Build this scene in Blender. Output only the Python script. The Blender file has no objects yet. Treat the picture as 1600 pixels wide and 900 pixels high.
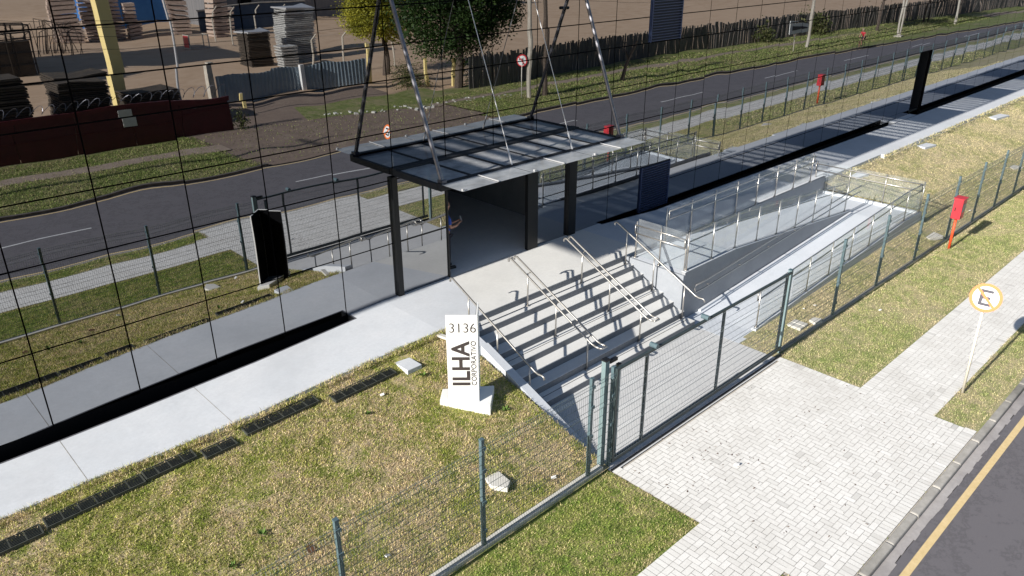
import bpy, math, random
import numpy as np
from math import sin, cos, pi, radians, atan2, sqrt
from mathutils import Vector, Matrix
random.seed(7); RNG = np.random.default_rng(11)
scn = bpy.context.scene
col = scn.collection

# ------------------------------------------------------------------ helpers
class MB:
    def __init__(s): s.v=[]; s.f=[]; s.c=[]
    def quad(s,a,b,c,d,k=0.5):
        n=len(s.v); s.v+=[tuple(a),tuple(b),tuple(c),tuple(d)]; s.f.append((n,n+1,n+2,n+3)); s.c.append(k); return s
    def poly(s,pts,k=0.5):
        n=len(s.v); s.v+=[tuple(p) for p in pts]; s.f.append(tuple(range(n,n+len(pts)))); s.c.append(k)
    def box(s,x0,x1,y0,y1,z0,z1,k=0.5):
        n=len(s.v)
        s.v+=[(x0,y0,z0),(x1,y0,z0),(x1,y1,z0),(x0,y1,z0),(x0,y0,z1),(x1,y0,z1),(x1,y1,z1),(x0,y1,z1)]
        for f in ((0,3,2,1),(4,5,6,7),(0,1,5,4),(1,2,6,5),(2,3,7,6),(3,0,4,7)):
            s.f.append(tuple(n+i for i in f)); s.c.append(k)
        return s
    def rbox(s,c,sx,sy,sz,ang=0,k=0.5,tilt=0):
        n=len(s.v); ca,sa=cos(ang),sin(ang)
        for dz in (-.5,.5):
            for dx,dy in ((-.5,-.5),(.5,-.5),(.5,.5),(-.5,.5)):
                x,y,z=dx*sx,dy*sy,dz*sz
                x,z=x*cos(tilt)+z*sin(tilt),-x*sin(tilt)+z*cos(tilt)
                s.v.append((c[0]+x*ca-y*sa,c[1]+x*sa+y*ca,c[2]+z))
        for f in ((0,3,2,1),(4,5,6,7),(0,1,5,4),(1,2,6,5),(2,3,7,6),(3,0,4,7)):
            s.f.append(tuple(n+i for i in f)); s.c.append(k)
        return s
    def prism(s,pts,z0,z1):
        # pts: list of (x,y) or (x,y,zb,zt)
        m=len(pts); n=len(s.v)
        lo=[(p[0],p[1],p[2] if len(p)>2 else z0) for p in pts]; hi=[(p[0],p[1],p[3] if len(p)>2 else z1) for p in pts]
        s.v+=lo+hi
        s.f.append(tuple(n+i for i in reversed(range(m)))); s.f.append(tuple(n+m+i for i in range(m))); s.c+=[.5,.5]
        for i in range(m):
            j=(i+1)%m; s.f.append((n+i,n+j,n+m+j,n+m+i)); s.c.append(.5)
        return s
    def tube(s,pts,r,n=8,cap=True,r2=None):
        P=[Vector(p) for p in pts]; rings=[]; up=None
        for i,p in enumerate(P):
            if i==0: t=P[1]-P[0]
            elif i==len(P)-1: t=P[-1]-P[-2]
            else: t=(P[i+1]-P[i]).normalized()+(P[i]-P[i-1]).normalized()
            t.normalize()
            if up is None:
                up=Vector((0,0,1)) if abs(t.z)<.9 else Vector((1,0,0))
            a=t.cross(up)
            if a.length<1e-4: a=t.cross(Vector((0,1,0)))
            a.normalize(); b=a.cross(t).normalized(); up=b
            rr=r if r2 is None else r+(r2-r)*i/(len(P)-1)
            k=len(s.v); off=pi/4 if n==4 else 0
            for q in range(n):
                w=2*pi*q/n+off; s.v.append(tuple(p+a*rr*cos(w)+b*rr*sin(w)))
            rings.append(k)
        for i in range(len(rings)-1):
            for q in range(n):
                q2=(q+1)%n; s.f.append((rings[i]+q,rings[i]+q2,rings[i+1]+q2,rings[i+1]+q)); s.c.append(.5)
        if cap:
            s.f.append(tuple(rings[0]+q for q in reversed(range(n)))); s.f.append(tuple(rings[-1]+q for q in range(n))); s.c+=[.5,.5]
        return s
    def bar(s,a,b,w,n=4): return s.tube([a,b],w*.5*(1.414 if n==4 else 1),n)
    def disc(s,c,nrm,r,th,n=28):
        N=Vector(nrm).normalized(); c=Vector(c); return s.tube([c-N*th/2,c+N*th/2],r,n)
    def build(s,name,m,parent=None,smooth=False,attr=False,bevel=0):
        me=bpy.data.meshes.new(name); me.from_pydata(s.v,[],s.f); me.update()
        if attr:
            a=me.attributes.new('tone','FLOAT','FACE'); a.data.foreach_set('value',s.c)
        if smooth: me.polygons.foreach_set('use_smooth',[True]*len(me.polygons))
        me.materials.append(m); o=bpy.data.objects.new(name,me); col.objects.link(o)
        if parent is not None:
            o.parent=parent; o.matrix_parent_inverse=Matrix.Translation(-Vector(parent.location)) if parent.type=='EMPTY' and not parent.get('_loc') else Matrix.Identity(4)
        if bevel:
            b=o.modifiers.new('Bevel','BEVEL'); b.width=bevel; b.segments=2; b.limit_method='ANGLE'; b.angle_limit=radians(40)
        return o
def tag(o,label=None,cat=None,group=None,kind=None):
    if label: o['label']=label
    if cat: o['category']=cat
    if group: o['group']=group
    if kind: o['kind']=kind
    return o
def thing(name,label,cat,loc=(0,0,0),group=None,local=False):
    o=bpy.data.objects.new(name,None); col.objects.link(o); o.location=loc; o.empty_display_size=.2
    if local: o['_loc']=1
    return tag(o,label,cat,group)
def dup(root,loc,rz=None,label=None):
    r=root.copy(); col.objects.link(r); r.location=loc
    if rz is not None: r.rotation_euler=(0,0,rz)
    if label: r['label']=label
    for ch in list(root.children):
        c=ch.copy(); col.objects.link(c); c.parent=r
        for g in ch.children:
            d=g.copy(); col.objects.link(d); d.parent=c
    return r

# ------------------------------------------------------------------ materials
def mat(name,base=(.5,.5,.5),rough=.7,metal=0,spec=.5):
    m=bpy.data.materials.new(name); m.use_nodes=True; nt=m.node_tree; b=nt.nodes['Principled BSDF']
    b.inputs['Base Color'].default_value=(*base,1); b.inputs['Roughness'].default_value=rough; b.inputs['Metallic'].default_value=metal
    b.inputs['Specular IOR Level'].default_value=spec
    return m
def N(m,t,**k):
    n=m.node_tree.nodes.new(t)
    for a,v in k.items(): setattr(n,a,v)
    return n
def L(m,a,b): m.node_tree.links.new(a,b)
def pos(m):
    return N(m,'ShaderNodeNewGeometry').outputs['Position']
def noise(m,scale,detail=4,rough=.6,vec=None,stretch=None):
    n=N(m,'ShaderNodeTexNoise'); n.inputs['Scale'].default_value=scale; n.inputs['Detail'].default_value=detail; n.inputs['Roughness'].default_value=rough
    v=vec or pos(m)
    if stretch:
        mp=N(m,'ShaderNodeMapping'); mp.inputs['Scale'].default_value=stretch; L(m,v,mp.inputs['Vector']); v=mp.outputs[0]
    L(m,v,n.inputs['Vector']); return n.outputs['Fac']
def ramp(m,fac,stops):
    r=N(m,'ShaderNodeValToRGB'); e=r.color_ramp.elements
    while len(e)<len(stops): e.new(.5)
    for i,(p,c) in enumerate(stops): e[i].position=p; e[i].color=(*c,1)
    L(m,fac,r.inputs[0]); return r.outputs[0]
def mix(m,f,a,b,mode='MIX'):
    n=N(m,'ShaderNodeMix',data_type='RGBA',blend_type=mode)
    if isinstance(f,(int,float)): n.inputs[0].default_value=f
    else: L(m,f,n.inputs[0])
    for i,x in ((6,a),(7,b)):
        if isinstance(x,tuple): n.inputs[i].default_value=(*x,1)
        else: L(m,x,n.inputs[i])
    return n.outputs[2]
def bump(m,h,strength=.3,dist=.02):
    b=N(m,'ShaderNodeBump'); b.inputs['Strength'].default_value=strength; b.inputs['Distance'].default_value=dist
    L(m,h,b.inputs['Height']); L(m,b.outputs[0],m.node_tree.nodes['Principled BSDF'].inputs['Normal'])
def bc(m,c): L(m,c,m.node_tree.nodes['Principled BSDF'].inputs['Base Color'])
def noisy(name,a,b,scale,rough=.8,bs=.2,bd=.01,scale2=None,metal=0,stretch=None):
    m=mat(name,a,rough,metal); f=noise(m,scale,6,.65,stretch=stretch); c=ramp(m,f,[(.3,a),(.7,b)])
    if scale2:
        f2=noise(m,scale2,3); c=mix(m,ramp(m,f2,[(.35,(0,0,0)),(.65,(1,1,1))]),c,mix(m,.5,c,b))
    bc(m,c)
    if bs: bump(m,noise(m,scale*4,4),bs,bd)
    return m

def concrete(name,a,b,dark,streak=.12):
    m=mat(name,a,.85,0,.25)
    c=ramp(m,noise(m,.9,6,.7),[(.3,a),(.72,b)])
    c=mix(m,ramp(m,noise(m,14,4,.8),[(.35,(0,0,0)),(.8,(.45,.45,.45))]),c,dark)
    c=mix(m,ramp(m,noise(m,.35,5,.75),[(.48,(0,0,0)),(.72,(streak*4.2,)*3)]),c,dark)
    c=mix(m,ramp(m,noise(m,2.2,8,.8),[(.56,(0,0,0)),(.7,(.35,)*3)]),c,dark)
    bc(m,c); bump(m,noise(m,60,4),.15,.004); return m
M={}
M['walk']=concrete('walk_concrete',(.60,.635,.69),(.68,.70,.745),(.47,.49,.53))
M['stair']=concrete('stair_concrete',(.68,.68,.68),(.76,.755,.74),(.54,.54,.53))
M['riser_shade']=concrete('riser_shade_tone',(.20,.21,.225),(.25,.255,.27),(.15,.155,.17))  # stair concrete darkened, the shade on the risers put into its colour
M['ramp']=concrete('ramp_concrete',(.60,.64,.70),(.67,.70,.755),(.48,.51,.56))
M['yardc']=concrete('gate_floor_concrete',(.60,.60,.61),(.70,.70,.70),(.45,.45,.46))
M['whitewall']=concrete('white_wall',(.58,.61,.66),(.64,.67,.71),(.46,.48,.52))
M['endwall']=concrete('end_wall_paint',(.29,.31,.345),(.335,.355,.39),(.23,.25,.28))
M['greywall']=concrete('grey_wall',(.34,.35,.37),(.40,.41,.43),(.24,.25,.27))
M['slab']=concrete('slab_concrete',(.62,.61,.58),(.72,.70,.66),(.40,.38,.33))
M['kerb']=concrete('kerb_concrete',(.42,.40,.37),(.54,.51,.47),(.20,.19,.17),.25)
M['gutter']=concrete('gutter_concrete',(.40,.37,.36),(.52,.49,.48),(.24,.22,.22),.25)
M['inner']=concrete('interior_floor',(.74,.76,.80),(.84,.85,.87),(.60,.62,.66))
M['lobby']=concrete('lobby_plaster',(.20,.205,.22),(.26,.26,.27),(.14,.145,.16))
M['dark']=mat('dark_paint',(.012,.013,.016),.45)
M['edge']=mat('edge_angle_steel',(.16,.16,.18),.5,.3)
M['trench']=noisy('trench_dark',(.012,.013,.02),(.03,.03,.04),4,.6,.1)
M['soil2']=noisy('dark_soil',(.05,.025,.012),(.16,.07,.03),20,.95,.4)
M['farkerb']=noisy('far_kerb_shade_stone',(.07,.06,.055),(.16,.14,.125),3,.9,.2)  # darkened stone, the shade along this kerb is put into the colour
M['grate']=noisy('grate_iron',(.035,.04,.035),(.075,.08,.07),8,.6,0)
M['black']=mat('black_void',(.004,.004,.005),.9,0,.1)
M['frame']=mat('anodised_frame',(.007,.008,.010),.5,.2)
M['louvreback']=mat('louvre_back',(.012,.018,.04),.6)
M['louvre']=mat('louvre_metal',(.05,.075,.17),.35,.5)
M['beam']=noisy('canopy_beam',(.008,.009,.013),(.018,.02,.026),3,.7,0)
M['steel']=noisy('brushed_steel',(.42,.40,.38),(.56,.54,.51),30,.34,0,metal=.85)
M['strut']=noisy('strut_metal',(.10,.10,.12),(.22,.22,.25),8,.35,0,metal=.6)
M['cable']=mat('cable_steel',(.6,.6,.62),.4,.4)
M['green']=noisy('fence_green_paint',(.075,.12,.145),(.11,.165,.185),9,.45,0)
M['wire']=mat('fence_wire',(.19,.23,.225),.5)
M['gwire']=mat('gate_wire',(.26,.31,.33),.5)
M['gatemetal']=noisy('gate_paint',(.03,.045,.05),(.05,.07,.075),7,.45,0)
M['gatepost']=noisy('gate_post_paint',(.15,.215,.235),(.19,.26,.275),5,.5,0)
M['white']=noisy('sign_white',(.78,.78,.77),(.84,.84,.83),5,.5,0)
M['letter']=mat('letter_dark',(.045,.035,.035),.6)
M['red']=noisy('red_paint',(.55,.03,.045),(.62,.04,.055),6,.4,0)
M['orange']=noisy('orange_red_paint',(.72,.07,.02),(.8,.10,.03),6,.5,0)
M['signring']=mat('sign_ring',(.85,.20,.04),.5)
M['ring2']=mat('sign_ring_red',(.62,.02,.03),.5)
M['signblack']=mat('sign_black',(.03,.03,.05),.5)
M['pole']=noisy('pole_grey_white',(.62,.58,.50),(.72,.68,.60),12,.6,0)
M['yellowline']=noisy('yellow_road_paint',(.66,.49,.24),(.78,.60,.33),12,.8,.1)
M['whiteline']=noisy('white_road_paint',(.55,.55,.55),(.75,.75,.75),9,.8,.1)
M['skin']=mat('skin',(.45,.24,.17),.55)
M['blue']=noisy('blue_cloth',(.03,.08,.42),(.045,.11,.5),20,.85,.2)
M['pants']=mat('dark_trousers',(.012,.015,.03),.85)
M['hair']=mat('hair_dark',(.01,.008,.007),.7)
M['phone']=mat('phone',(.5,.5,.52),.3)
# asphalt
m=mat('asphalt',(.07,.065,.07),.85,0,.3)
c=ramp(m,noise(m,160,3,.8),[(.3,(.105,.098,.107)),(.72,(.215,.203,.217))])
c=mix(m,ramp(m,noise(m,.35,5,.6,stretch=(.25,1.6,1)),[(.4,(0,0,0)),(.7,(.6,.6,.6))]),c,(.145,.135,.15))
c=mix(m,ramp(m,noise(m,1.3,8,.75),[(.50,(0,0,0)),(.53,(.35,.35,.35)),(.56,(0,0,0))]),c,(.05,.047,.05))
bc(m,c); bump(m,noise(m,200,3),.35,.006); M['asphalt']=m
# earth
def earth(name,a,b,c3,sc=1.2):
    m=mat(name,a,.95,0,.1); c=ramp(m,noise(m,sc,7,.7),[(.3,a),(.55,b),(.75,c3)])
    c=mix(m,ramp(m,noise(m,.08,6,.65,stretch=(.5,1,1)),[(.4,(0,0,0)),(.62,(.8,.8,.8))]),c,b)
    bc(m,c); bump(m,noise(m,sc*8,5),.5,.04); return m
M['yard']=earth('yard_earth',(.40,.27,.175),(.54,.39,.27),(.60,.46,.34),.6)
M['path']=earth('path_earth',(.26,.20,.16),(.34,.27,.22),(.40,.33,.28),1.5)
M['soil']=earth('soil',(.14,.10,.055),(.20,.15,.08),(.26,.20,.12),6)
M['dirtdrive']=earth('driveway_earth',(.19,.145,.12),(.25,.19,.155),(.32,.26,.21),.8)
# lawn sheets & blades share one colour field
def lawnmat(name,blade,g1,g2,straw,strawamt):
    m=mat(name,g1,.75,0,.25)
    big=noise(m,.55,4,.6); mid=noise(m,3.2,5,.7); fine=noise(m,38,3,.7)
    c=mix(m,ramp(m,mid,[(.38,(0,0,0)),(.62,(1,1,1))]),g1,g2)
    f=N(m,'ShaderNodeMath',operation='ADD'); L(m,big,f.inputs[0]); L(m,mid,f.inputs[1])
    f2=N(m,'ShaderNodeMath',operation='ADD'); L(m,f.outputs[0],f2.inputs[0])
    if blade:
        a=N(m,'ShaderNodeAttribute',attribute_name='tone'); L(m,a.outputs['Fac'],f2.inputs[1])
    else: L(m,fine,f2.inputs[1])
    lo=1.55-strawamt
    mr=N(m,'ShaderNodeMapRange'); L(m,f2.outputs[0],mr.inputs[0]); mr.inputs[1].default_value=lo-(.22 if blade else .1); mr.inputs[2].default_value=lo+(.22 if blade else .1)
    c=mix(m,mr.outputs[0],c,straw)
    if blade:
        b=N(m,'ShaderNodeAttribute',attribute_name='tone2')
        c=mix(m,1.0,c,ramp(m,b.outputs['Fac'],[(0,(.30,.30,.30)),(.5,(.85,.85,.85)),(1,(1.7,1.7,1.6))]),'MULTIPLY')
        tr=N(m,'ShaderNodeBsdfTranslucent'); L(m,c,tr.inputs[0]); ms=N(m,'ShaderNodeMixShader'); ms.inputs[0].default_value=.3
        out=m.node_tree.nodes['Material Output']; L(m,m.node_tree.nodes['Principled BSDF'].outputs[0],ms.inputs[1]); L(m,tr.outputs[0],ms.inputs[2]); L(m,ms.outputs[0],out.inputs[0])
    else:
        c=mix(m,.45,c,(.10,.085,.035)); bump(m,fine,.8,.03)
    bc(m,c); return m
def lawnset(k,*a):
    M[k+'_s']=lawnmat(k+'_soil',False,*a); M[k+'_b']=lawnmat(k+'_blade',True,*a)
lawnset('lawnL',(.27,.34,.055),(.53,.53,.13),(.76,.61,.42),.045)
lawnset('lawnR',(.42,.44,.20),(.62,.57,.30),(.76,.65,.44),.10)
lawnset('verge',(.21,.33,.055),(.39,.45,.10),(.66,.56,.32),-.06)
lawnset('vergeR',(.36,.45,.15),(.56,.57,.25),(.74,.64,.42),.02)
lawnset('far',(.18,.26,.065),(.33,.39,.12),(.46,.40,.23),-.02)
# pavers
m=mat('paver',(.7,.69,.67),.85,0,.3); a=N(m,'ShaderNodeAttribute',attribute_name='tone')
c=ramp(m,a.outputs['Fac'],[(0,(.60,.585,.56)),(.15,(.77,.75,.715)),(.6,(.84,.82,.785)),(1,(.89,.87,.84))])
c=mix(m,ramp(m,noise(m,30,4,.75),[(.45,(0,0,0)),(.8,(.35,.35,.35))]),c,(.5,.48,.45))
c=mix(m,ramp(m,noise(m,.8,5,.7),[(.45,(0,0,0)),(.75,(.5,.5,.5))]),c,(.56,.53,.49))
bc(m,c); bump(m,noise(m,90,3),.2,.004); M['paver']=m
M['joint']=noisy('paver_joint',(.42,.38,.33),(.60,.56,.50),7,.95,.1)
# mirror glass
m=mat('mirror_glass',(.37,.382,.405),.008,1); M['mirror']=m
m.node_tree.nodes['Principled BSDF'].inputs['Specular Tint'].default_value=(.85,.88,.95,1)
def glass(name,tint,refl,haze,hazec=(.6,.62,.64)):
    m=bpy.data.materials.new(name); m.use_nodes=True; nt=m.node_tree; nt.nodes.remove(nt.nodes['Principled BSDF']); out=nt.nodes['Material Output']
    t=N(m,'ShaderNodeBsdfTransparent'); t.inputs[0].default_value=(*tint,1)
    d=N(m,'ShaderNodeBsdfDiffuse'); d.inputs[0].default_value=(*hazec,1)
    g=N(m,'ShaderNodeBsdfGlossy'); g.inputs['Roughness'].default_value=.02
    fr=N(m,'ShaderNodeLayerWeight'); fr.inputs[0].default_value=.5
    pw=N(m,'ShaderNodeMath',operation='POWER'); L(m,fr.outputs['Facing'],pw.inputs[0]); pw.inputs[1].default_value=4
    mu=N(m,'ShaderNodeMath',operation='MULTIPLY_ADD'); L(m,pw.outputs[0],mu.inputs[0]); mu.inputs[1].default_value=.55*refl; mu.inputs[2].default_value=.04*refl
    a=N(m,'ShaderNodeMixShader'); L(m,ramp(m,noise(m,2.2,5,.7),[(.3,(haze*.6,)*3),(.8,(min(1,haze*1.5),)*3)]),a.inputs[0])
    L(m,t.outputs[0],a.inputs[1]); L(m,d.outputs[0],a.inputs[2])
    b=N(m,'ShaderNodeMixShader'); L(m,mu.outputs[0],b.inputs[0]); L(m,a.outputs[0],b.inputs[1]); L(m,g.outputs[0],b.inputs[2]); L(m,b.outputs[0],out.inputs[0])
    return m
M['railglass']=glass('balustrade_glass',(.96,.975,.98),.8,.07,(.75,.78,.80))
M['cglass']=glass('canopy_glass',(.30,.34,.40),.6,.60,(.62,.63,.66))
M['cglass2']=glass('canopy_edge_glass',(.45,.5,.52),.9,.85,(.46,.48,.51))

# ------------------------------------------------------------------ terrain profile
def interp(x,t):
    if x<=t[0][0]: return t[0][1]
    for (a,b_),(c,d_) in zip(t,t[1:]):
        if x<=c: return b_+(d_-b_)*(x-a)/(c-a)
    return t[-1][1]
def wz(x):                         # walkway level: dips towards both ends of the landing
    return -.04*min(11,7-x) if x<7 else (0 if x<14.6 else -.1*min(1,(x-14.6)/2.5))
WED=[(-14,-1.75),(-1.3,-1.78),(0,-1.80),(1.2,-1.95),(2.8,-2.05),(4.1,-2.02),(5.7,-2.04),(7.2,-2.09),(7.6,-2.12)]
TED=[(-14,-.2),(-.9,-.24),(.4,-.33),(3.6,-.36),(4.7,-.33),(6.1,-.28)]
def lz(x,y):                       # lawn height
    t=wz(x); e=-1.9
    if y>e: z=t
    elif y>-6.5: z=t+(e-y)/(6.5+e)*(-1.2-t)
    else: z=-1.2
    return z-.02
def lzr(x,y):                      # strip right of the ramp
    t=min(1,max(0,(x-13)/11)); s=min(1,max(0,(-5.7-y)/.9)); a=-1.25+.45*t
    return a*(1-s)+(-1.24)*s
def sheet(name,x0,x1,y0,y1,zf,m,nx=2,ny=2,dz=0,rot=False,cut=None):
    b=MB()
    for i in range(nx+1):
        for j in range(ny+1):
            x=x0+(x1-x0)*i/nx; y=y0+(y1-y0)*j/ny; b.v.append((x,y,zf(x,y)+dz))
    for i in range(nx):
        for j in range(ny):
            k=i*(ny+1)+j; b.f.append((k,k+ny+1,k+ny+2,k+1))
    o=b.build(name,m); o['kind']='structure'; return o
flat=lambda z: (lambda x,y: z)
G=-1.24
sheet('ground',-220,420,-420,6,flat(-1.46),M['yard'],2,2)
# yard beyond the road
def yb(x): # far boundaries drift towards the facade far away
    return max(0,(x-60))*.075
def band(name,x0,x1,ya,yb_,z,m,n=24):
    b=MB()
    for i in range(n):
        a=x0+(x1-x0)*i/n; c=x0+(x1-x0)*(i+1)/n
        b.quad((a,ya+yb(a),z),(c,ya+yb(c),z),(c,yb_+yb(c),z),(a,yb_+yb(a),z))
    o=b.build(name,m); o['kind']='structure'; return o
band('road',-60,220,-17.3,-11.19,-1.376,M['asphalt'])
band('yard_ground',-60,220,-300,-21.3,-1.40,M['yard'])
# painted markings
def markings():
    b=MB()
    for i in range(40):
        a=-60+7*i; c=a+7; b.quad((a,-11.45,-1.371),(c,-11.45,-1.371),(c,-11.335,-1.371),(a,-11.335,-1.371))
    for i in range(40):
        a=-60+7*i; c=a+7; b.quad((a,-17.2+yb(a),-1.371),(c,-17.2+yb(c),-1.371),(c,-17.1+yb(c),-1.371),(a,-17.1+yb(a),-1.371))
    o=b.build('road_edge_line',M['yellowline']); o['kind']='structure'
    b=MB()
    x=-36.6
    while x<150:
        c=x+4.6; y=-14.2+.5*yb(x); b.quad((x,y-.05,-1.371),(c,y-.05,-1.371),(c,y+.05,-1.371),(x,y+.05,-1.371)); x+=12.3
    o=b.build('road_centre_line',M['whiteline']); o['kind']='structure'
markings()
# near kerb + gutter
b=MB(); x=-40.0
while x<130:
    b.box(x+.004,x+.996,-11.05+random.uniform(-.004,.004),-10.905,-1.45,G-.005+random.uniform(-.006,.004)); x+=1.0
o=b.build('kerb',M['kerb'],bevel=.03); o['kind']='structure'
b=MB(); x=-40.0
while x<130:
    w0=-11.2+random.uniform(-.02,.02); b.quad((x,w0,-1.366),(x+.25,w0+random.uniform(-.01,.01),-1.366),(x+.25,-11.03,-1.352),(x,-11.03,-1.352)); x+=.25
o=b.build('gutter',M['gutter']); o['kind']='structure'
b=MB(); x=-60.0
while x<200:
    if not 12.5<x<27:
        b.prism([(x,-17.45+yb(x)),(x+1,-17.45+yb(x+1)),(x+1,-17.3+yb(x+1)),(x,-17.3+yb(x))],-1.45,-1.25)
    x+=1.0
o=b.build('far_kerb',M['farkerb']); o['kind']='structure'
# walkway: trench edge tapers as measured
def prismobj(name,pts,z0,z1,m,bevel=0,**k):
    o=MB().prism(pts,z0,z1).build(name,m,bevel=bevel); o['kind']='structure'; return o
wl=[-14.0,-9,-5.9,-2.9,-.08,2.25,4.9]
def tedge(x): return interp(x,TED)
def wedge(x): return interp(x,WED)
b=MB()
def wslab(a,c,ya,yc,ta,tc):
    b.prism([(a,ya,-.7,wz(a)),(c,yc,-.7,wz(c)),(c,tc,-.7,wz(c)),(a,ta,-.7,wz(a))],0,0)
wl2=[(-14.0,-9),(-9,-5.9),(-5.9,-2.9),(-2.9,-1.3),(-1.3,-.02),(-.02,1.2),(1.2,2.34),(2.34,3.6),(3.6,4.8),(4.8,6.06)]
def strip(x0,x1,cuts):
    X_=[x0]+[q for q in cuts if x0<q<x1]+[x1]
    lo=[(q,wedge(q),-.7,wz(q)) for q in X_]; hi=[(q,tedge(q),-.7,wz(q)) for q in reversed(X_)]
    return lo,hi
cuts=[-1.3,0,1.2,2.8,4.1,4.7,5.7]
for a,c in ((-14,-5.9),(-5.9,-.02),(-.02,2.34)):
    lo,hi=strip(a,c,[-.9,.4]+cuts); b.prism(lo+hi,0,0)
lo,hi=strip(2.34,6.06,cuts+[3.6])
b.prism(lo+[(7.0,wedge(7.0),-.7,0),(7.0,-.002,-.7,0),(6.06,-.002,-.7,wz(6.06))]+hi,0,0)
b.prism([(7.0,wedge(7.0)),(7.55,-2.12),(8.2,-2.12),(9.0,-.002),(7.0,-.002)],-.7,0)
b.prism([(13.9,-2.12),(14.65,-2.12),(14.65,-.002),(13.9,-.002)],-.7,0)
prismobj('stair_landing',[(8.2,-2.12),(13.9,-2.12),(13.9,-.002),(9.0,-.002)],-.7,0,M['stair'])
TRR=[(14.65,-.12),(17,-.26),(22,-.26),(29,-.34),(36,-.38),(50,-.36),(130,-.36)]
def trr(x): return interp(x,TRR)
jb=MB()
for q in (-5.9,-.02,2.34): jb.quad((q-.005,wedge(q)+.01,wz(q)+.002),(q+.005,wedge(q)+.01,wz(q)+.002),(q+.005,tedge(q)-.01,wz(q)+.002),(q-.005,tedge(q)-.01,wz(q)+.002))
o=jb.build('expansion_joint',M['kerb']); o['kind']='structure'
xs=[14.65,17.1,22,22.99,29,36]+[36+12*i for i in range(1,8)]
for a,c in zip(xs,xs[1:]):
    e=-2.28 if a<23 else -2.42
    wslab(a,c,e,e,trr(a),trr(c))
b.prism([(35.25,-.39),(37.65,-.39),(37.65,-.01),(35.25,-.01)],-.3,-.098)
o=b.build('walkway',M['walk']); o['kind']='structure'
b=MB()
b.quad((-14,-.6,-.66),(6.2,-.6,-.66),(6.2,.03,-.66),(-14,.03,-.66)); b.quad((14.6,-1.3,-.6),(130,-1.3,-.6),(130,.03,-.6),(14.6,.03,-.6))
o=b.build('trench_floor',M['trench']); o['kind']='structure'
b=MB()
for a,c in wl2:
    b.prism([(a,tedge(a),-.65,wz(a)-.006),(c,tedge(c),-.65,wz(c)-.006),(c,tedge(c)+.03,-.65,wz(c)-.006),(a,tedge(a)+.03,-.65,wz(a)-.006)],0,0)
b.box(6.02,6.058,-.25,-.01,-.65,-.045)
for a,c in zip(xs,xs[1:]):
    b.prism([(a,trr(a),-.6,wz(a)-.006),(c,trr(c),-.6,wz(c)-.006),(c,trr(c)+.03,-.6,wz(c)-.006),(a,trr(a)+.03,-.6,wz(a)-.006)],0,0)
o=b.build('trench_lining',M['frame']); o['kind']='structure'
b=MB()
for a,c in wl2: b.quad((a,tedge(a)-.012,wz(a)+.003),(c,tedge(c)-.012,wz(c)+.003),(c,tedge(c)+.022,wz(c)+.003),(a,tedge(a)+.022,wz(a)+.003))
for a,c in zip(xs,xs[1:]): b.quad((a,trr(a)-.012,wz(a)+.003),(c,trr(c)-.012,wz(c)+.003),(c,trr(c)+.022,wz(c)+.003),(a,trr(a)+.022,wz(a)+.003))
b.quad((6.045,-.29,wz(6.06)+.004),(6.08,-.29,wz(6.06)+.004),(6.08,-.01,wz(6.06)+.004),(6.045,-.01,wz(6.06)+.004))
o=b.build('trench_edge',M['edge']); o['kind']='structure'
# lawns (soil sheets)
sheet('lawn_soil_left',-14,7.25,-6.62,-1.7,lz,M['lawnL_s'],30,14,-.01)
sheet('lawn_soil_right',24.15,130,-6.62,-2.3,lz,M['lawnR_s'],40,14,-.01)
sheet('lawn_soil_beside_ramp',13.15,24.2,-6.62,-5.6,lzr,M['lawnR_s'],20,6,-.01)
sheet('gate_floor',7.2,13.2,-6.75,-4.3,flat(G),M['yardc'])
sheet('verge_soil_left',-40,7.2,-8.62,-6.6,flat(G-.02),M['verge_s'])
sheet('verge_soil_right',13.3,130,-8.62,-6.6,flat(G-.02),M['vergeR_s'])
sheet('kerb_verge_soil_left',-40,7.15,-10.92,-10.1,flat(G-.02),M['verge_s'])
sheet('kerb_verge_soil_right',13.3,130,-10.92,-10.1,flat(G-.02),M['vergeR_s'])
sheet('paver_bed',-40,130,-10.91,-6.62,flat(G-.03),M['joint'])
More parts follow.
